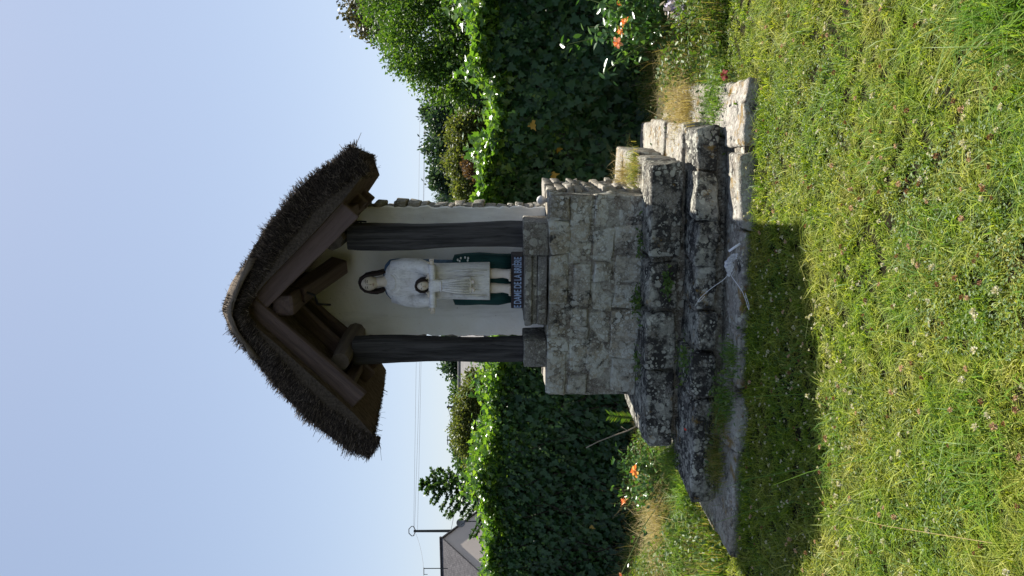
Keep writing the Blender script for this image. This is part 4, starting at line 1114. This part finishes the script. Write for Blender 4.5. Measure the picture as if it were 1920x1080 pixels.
def clump(label, u, d, n_, h, spread, mat, lean, wd):
    x0 = (u - 540) * d / FPX; t = empty('grass_clump', (x0, d, 0)); tag(t, label, 'grass', 'grass clumps in the flower beds')
    P = np.concatenate([rng.normal(size=(n_, 2)) * spread, np.zeros((n_, 1))], 1)
    V, F = blade_geo(P, rng.uniform(.5, 1, n_) * h, rng.uniform(.6, 1.2, n_) * wd, rng.uniform(0, 6.28, n_), rng.uniform(.3, lean, n_), rng.uniform(.2, 1.1, n_))
    tag(link('blades', np_mesh('blades', V, F), mat, t), kind='stuff')
clump('drooping straw brown grass clump below the left hedge', 118, 6.9, 420, .52, .15, M['dry'], 1.5, .004)
clump('second straw brown clump nearer the left edge', 70, 6.7, 360, .48, .16, M['dry'], 1.5, .004)
clump('lush broad bladed clump at the left edge of the bed', 40, 6.2, 420, .34, .07, M['lush'], 1.3, .011)
clump('bright arching blades beside the left end of the steps', 150, 6.1, 260, .34, .05, M['lush'], 1.4, .007)
clump('yellow dry grass clump behind the right end of the steps', 945, 6.5, 800, .34, .16, M['bed_grass'], 1.4, .004)
clump('wispy dry clump under the orange roses', 985, 6.2, 900, .30, .12, M['dry'], 1.2, .003)
clump('green clump at the right edge beyond the lowest step', 1040, 5.7, 600, .24, .10, M['lush'], 1.3, .006)

# tufts on the masonry: one thing each
def tuft_at(label, loc, n_, h, spread, mat, lean=1.2, leaves=0, name='weed_tuft', wd=.004):
    loc = Vector(loc); t = empty(name, loc); tag(t, label, 'weed', 'weeds growing on the stonework')
    P = np.concatenate([rng.normal(size=(n_, 2)) * spread, np.zeros((n_, 1))], 1)
    V, F = blade_geo(P, rng.uniform(.4, 1, n_) * h, rng.uniform(.6, 1.2, n_) * wd, rng.uniform(0, 6.28, n_), rng.uniform(.2, lean, n_), rng.uniform(0, .9, n_))
    tag(link('blades', np_mesh('blades', V, F), mat, t), kind='stuff')
    if leaves:
        P = np.concatenate([rng.normal(size=(leaves, 2)) * spread * 1.3, rng.uniform(.01, h * .7, (leaves, 1))], 1)
        V, F = leaf_geo(P, rng.uniform(.02, .045, leaves), rvec(leaves) + np.array([0, -.4, .1]), rvec(leaves) * .5 + np.array([0, -.5, .8]), 'oval')
        link('leaves', np_mesh('leaves', V, F), M['weed'], t)
tuft_at('yellow green tuft beside the pedestal on the top step', SW(.98, .35, .52), 380, .13, .07, M['bed_grass'], 1.5)
tuft_at('wiry tuft behind the yellow green one at the pedestal side', SW(.90, .75, .52), 200, .20, .06, M['dry'], 1.2)
tuft_at('dry grass line along the right edge of the middle step', SW(1.40, .1, .20), 700, .16, .10, M['dry'], 1.3)
tuft_at('brownish weeds at the far right end of the middle step', SW(1.48, .65, .12), 420, .26, .16, M['dry'], 1.5, 120)
tuft_at('leafy weeds on the right end of the lowest step', SW(1.52, -.25, .07), 500, .16, .12, M['lush'], 1.3, 160)
tuft_at('green leaves sprouting in the joint of the top step front', SW(.22, -.42, .38), 30, .07, .035, M['weed'], 1.4, 80)
tuft_at('green leaves at the foot of the pedestal front', SW(.0, -.06, .52), 40, .09, .05, M['weed'], 1.4, 110)
tuft_at('leafy sprig at the pedestal foot right of centre', SW(.45, -.05, .52), 20, .06, .06, M['weed'], 1.4, 70)
tuft_at('hanging weeds on the middle step left of centre', SW(-.30, -.62, .275), 60, .09, .06, M['weed'], 1.6, 120)
tuft_at('feathery weeds before the lowest step left of centre', SW(-.42, -1.0, .08), 160, .16, .07, M['lush'], 1.4, 90)
tuft_at('matted dry grass on the left part of the middle step', SW(-.92, -.92, .10), 500, .15, .08, M['bed_grass'], 1.6, 30)
tuft_at('dark grass tuft hanging at the left end of the steps', SW(-.62, -.90, .08), 300, .13, .07, M['bed_grass'], 1.6, 30)
tuft_at('bright grass at the left corner of the top step', SW(-1.18, -.35, .27), 420, .16, .09, M['lush'], 1.4)
tuft_at('thin weeds at the joint under the white mask', SW(-.12, -1.02, .08), 160, .10, .06, M['lush'], 1.5, 40)
tuft_at('small weeds on the top step left of centre', SW(-.45, -.15, .52), 50, .07, .05, M['weed'], 1.4, 60)
# fern-like shoot and dead stick left of the pedestal
f0 = SW(-1.02, .05, .50); fs = empty('green_shoot', f0); tag(fs, 'bright narrow leaved shoot standing left of the pedestal', 'plant')
mb = MB(); mb.tube([(0, 0, 0), (.01, 0, .12), (.03, -.01, .22)], [.004, .003, .0015], 5); mb.obj('stem', M['stem'], fs)
P = np.array([(.01 + .02 * k / 24, 0, .03 + .19 * k / 24) for k in range(24)]); D = np.array([((-1) ** k * .8, rng.normal(0, .3), .7) for k in range(24)])
V, F = leaf_geo(P, rng.uniform(.05, .08, 24), D, np.tile([[0, -1, .3]], (24, 1)), 'needle')
link('leaves', np_mesh('leaves', V, F), M['lush'], fs)
dsx = SW(-1.10, -.05, .46); sk = empty('dry_stick', dsx); tag(sk, 'bare dry stick leaning up beside the top step at the left', 'stick')
mb = MB(); mb.tube([(0.08, 0, 0), (.02, 0, .12), (-.02, -.02, .25), (-.06, -.03, .36), (-.11, -.03, .46)], [.006, .005, .005, .004, .004], 6)
mb.tube([(.02, 0, .12), (.05, .02, .17)], [.003, .001], 5); mb.obj('branch', M['twig'], sk, True)

# ------------------------------------------------------------------ roses
def rose_bloom(parent, loc, s, mat, seed):
    r_ = np.random.default_rng(seed); V, F = [], []
    for ring_i, (npet, rad, lift, open_) in enumerate(((5, 1.0, .0, 1.15), (5, .8, .25, .8), (4, .55, .45, .45), (3, .3, .55, .15))):
        for k in range(npet):
            an = 2 * math.pi * (k + .5 * ring_i) / npet + r_.uniform(-.15, .15); o = len(V)
            for iu in range(4):
                for iv in range(3):
                    f = iu / 3; wv = (iv - 1) * (.55 * math.sin(math.pi * (.15 + .75 * f)))
                    rr_ = rad * (.12 + .88 * f * (.6 + .4 * open_)); zz = lift * .6 + f * (1.05 - .75 * open_ * f) * .8
                    a2 = an + wv * 1.0
                    V.append((math.cos(a2) * rr_ * s + r_.normal(0, .012) * s, math.sin(a2) * rr_ * s, zz * s + r_.normal(0, .03) * s))
            for iu in range(3):
                for iv in range(2):
                    q = o + iu * 3 + iv; F.append((q, q + 1, q + 4, q + 3))
    o = build('bloom', V, F, mat, parent, True); o.location = loc; o.rotation_euler = (r_.uniform(.5, .9), r_.uniform(-.3, .3), r_.uniform(0, 6))
    return o
def rose_bush(name, label, base, blooms, nleaf, spread, height, lmin, lmax, shoots):
    base = Vector(base); t = empty(name, base); tag(t, label, 'rose bush', 'rose bushes in the beds')
    mb = MB(); P, D = [], []
    for i in range(shoots):
        an = rng.uniform(0, 6.28); rr_ = rng.uniform(.2, 1) * spread; hh = height * rng.uniform(.5, 1.1)
        tip = Vector((math.cos(an) * rr_, math.sin(an) * rr_, hh)); m_ = tip * .5 + Vector((0, 0, hh * .12))
        mb.tube([(0, 0, 0), m_, tip], [.006, .005, .002], 5)
        for k in range(nleaf // shoots):
            f = rng.uniform(.25, 1); b_ = m_ * (f * 2) if f < .5 else m_.lerp(tip, f * 2 - 1)
            P.append(np.array(b_) + rng.normal(0, .05, 3)); D.append(rvec(1)[0] + np.array([0, 0, -.1]))
    for j, (p, s, mt) in enumerate(blooms):
        q = Vector(p) - base
        mb.tube([(0, 0, 0), q * .5 + Vector((0, 0, .05)), q], [.006, .005, .004], 5)
        rose_bloom(t, q, s, mt, 50 + j + int(abs(base.x) * 10))
        for k in range(10): P.append(np.array(q * rng.uniform(.5, .95)) + rng.normal(0, .035, 3)); D.append(rvec(1)[0])
    mb.obj('stems', M['stem'], t)
    P = np.array(P); D = np.array(D); n = len(P)
    V, F = leaf_geo(P, rng.uniform(lmin, lmax, n), D, rvec(n) * .7 + np.array([0, -.3, .8]), 'oval')
    link('foliage', np_mesh('foliage', V, F), M['rose_leaf'], t)
    return t
rose_bush('rose_bush', 'tall rose bush with orange blooms in the bed at the right edge', (2.25, 6.35, 0),
          [(at(1002, 1160, 5.85), .048, M['rose']), (at(1024, 1166, 5.85), .04, M['rose']), (at(1038, 1174, 5.85), .046, M['rose']), (at(1077, 1163, 6.2), .028, M['rose'])], 620, .55, 1.0, .05, .095, 22)
rose_bush('rose_bush', 'low rose bush with red and yellow blooms in the bed left of the steps', (-1.72, 6.75, 0),
          [(at(196, 1194, 6.35), .056, M['rose']), (at(136, 1173, 6.4), .048, M['rose']), (at(2, 1165, 6.6), .02, M['rose'])], 760, .42, .50, .03, .065, 22)
drt = empty('withered_rose', SW(1.66, -.55, 0)); tag(drt, 'single withered dark red rose at the right end of the lowest step', 'rose')
mb = MB(); mb.tube([(0, 0, 0), (.01, 0, .06), (0, -.01, .13)], .003, 5); mb.obj('stem', M['stem'], drt)
rose_bloom(drt, (0, -.01, .13), .035, M['dead_rose'], 91)
lf = at(1062, 1268, 5.9); lil = empty('lilac_flower', (lf.x, lf.y, 0)); tag(lil, 'wilting lilac flower spray at the right edge of the bed', 'flower')
mb = MB(); mb.tube([(0, 0, 0), (.01, 0, .1), (0, 0, lf.z)], .004, 5); mb.obj('stem', M['stem'], lil)
P = np.array([(rng.normal(0, .045), rng.normal(0, .03), lf.z + rng.normal(0, .05)) for _ in range(60)])
V, F = leaf_geo(P, rng.uniform(.03, .07, 60), rvec(60) + np.array([0, -.2, -.3]), rvec(60), 'oval'); tag(link('petals', np_mesh('petals', V, F), M['lilac'], lil), kind='stuff')
for lb, p, s in (('red rose petal lying on the left end of the middle step', SW(-1.02, -.93, .10), .05), ('tiny red petal on the tread under the top step', SW(-.78, -.72, .285), .03)):
    V, F = leaf_geo(np.zeros((1, 3)), np.array([s]), np.array([[.6, -.3, .5]]), np.array([[0, -.8, .5]]), 'oval')
    o = link('fallen_petal', np_mesh('fallen_petal', V, F), M['petal_red']); o.location = p
    so = o.modifiers.new('solid', 'SOLIDIFY'); so.thickness = .001
    tag(o, lb, 'petal', 'fallen rose petals on the steps')

# ------------------------------------------------------------------ long stalks and clover heads in the lawn
def stalk(label, p, q, r_=.003, mat='lush'):
    p, q = Vector(p), Vector(q); m_ = (p + q) / 2 + Vector((0, 0, .05))
    mb = MB(); mb.tube([p, m_, q], [r_, r_ * .8, r_ * .3], 5)
    tag(mb.obj('grass_stalk', M[mat]), label, 'grass stalk', 'long grass stalks in the lawn')
stalk('long pale grass stalk lying across the lawn at the lower left', (-.80, 2.32, .06), (-1.02, 3.35, .10), .0012, 'dry')
stalk('second long stalk in the lawn near the shadow edge at the left', (-.70, 3.1, .03), (-1.0, 3.75, .24), .0018)
stalk('curved green stalk rising at the left end of the shadow', (-1.15, 4.0, .02), (-1.42, 4.5, .30), .003)
stalk('green stalk rising beside the lowest step at the left', (-.95, 3.9, .02), (-1.15, 4.3, .30), .0028)
stalk('thin green stalk in the middle of the shaded grass', (-.55, 3.85, .02), (-.62, 4.2, .26), .0025)
def head_mesh(name, mat, s, fl):
    k = 26
    d = rvec(k); d[:, 2] = np.abs(d[:, 2]) * 1.1 - .25
    V, F = leaf_geo(d * s * .25, np.full(k, s * 1.15) * rng.uniform(.8, 1.15, k), d * np.array([1, 1, fl]), rvec(k), 'dia')
    me = np_mesh(name, V, F); me.materials.append(mat); return me
heads = {'white': [head_mesh('clover_head', M['clover_white'], .0095, .85), head_mesh('clover_head', M['clover_white'], .008, 1.0)],
         'pink': [head_mesh('clover_head', M['clover_pink'], .009, .9)], 'brown': [head_mesh('clover_head', M['clover_brown'], .008, .9), head_mesh('clover_head', M['clover_brown'], .007, 1.1)]}
mb = MB(); mb.tube([(0, 0, -.075), (.004, .002, -.035), (0, 0, 0)], .0011, 4); stem_me = mb.obj('tmp_stem', M['stem']); sm = stem_me.data; bpy.data.objects.remove(stem_me)
LBL = {'white': ('white clover flower head standing in the lawn', 'white clover heads in the lawn'), 'pink': ('fading pinkish clover flower head in the lawn', 'fading clover heads in the lawn'), 'brown': ('withered reddish brown clover head in the lawn', 'withered clover heads in the lawn')}
for kind, cnt in (('white', 110), ('pink', 80), ('brown', 110)):
    got = 0
    while got < cnt:
        y = 2.1 * (5.0 / 2.1) ** rng.uniform(0, 1); x = rng.uniform(-1, 1) * .39 * y
        if not outside_steps(np.array([x]), np.array([y]), .03)[0]: continue
        dens = .35 + .65 * (math.sin(x * 2.4 + 1) * math.sin(y * 2.9) * .5 + .5) + (.5 if (3.2 < y < 4.6 and -1.2 < x < .6) else 0)
        if rng.uniform(0, 1.2) > dens: continue
        o = bpy.data.objects.new('clover_flower', heads[kind][got % len(heads[kind])]); col.objects.link(o)
        o.location = (x, y, rng.uniform(.045, .09)); o.rotation_euler = (rng.normal(0, .3), rng.normal(0, .3), rng.uniform(0, 6)); s = rng.uniform(.75, 1.25); o.scale = (s, s, s)
        tag(o, LBL[kind][0], 'clover', LBL[kind][1])
        c = bpy.data.objects.new('stem', sm); col.objects.link(c); c.parent = o
        got += 1
x, y = lawn_pts(900, 2.6, 5.2); kk = rng.uniform(0, 1, len(x)) < (.35 + .65 * ((y > 3.2) & (x > -1.3) & (x < .7))); x, y = x[kk], y[kk]
cen = np.stack([x, y, rng.uniform(.04, .085, len(x))], 1); P = np.repeat(cen, 14, 0); D = rvec(len(P)); D[:, 2] = np.abs(D[:, 2]) - .2
V, F = leaf_geo(P, rng.uniform(.006, .010, len(P)), D, rvec(len(P)), 'dia')
tag(link('small_clover_heads', np_mesh('small_clover_heads', V, F), M['clover_white']), 'tiny pale clover heads sprinkled over the lawn', 'clover', kind='stuff')
# tall lush clump at the near right corner
edge_tufts('long_grass_clump', 'long bright grass clump at the near right corner of the lawn', [(.86, 2.28), (.92, 2.36), (.80, 2.2)], 130, .10, .24, .06, M['lush'], .004, .007)
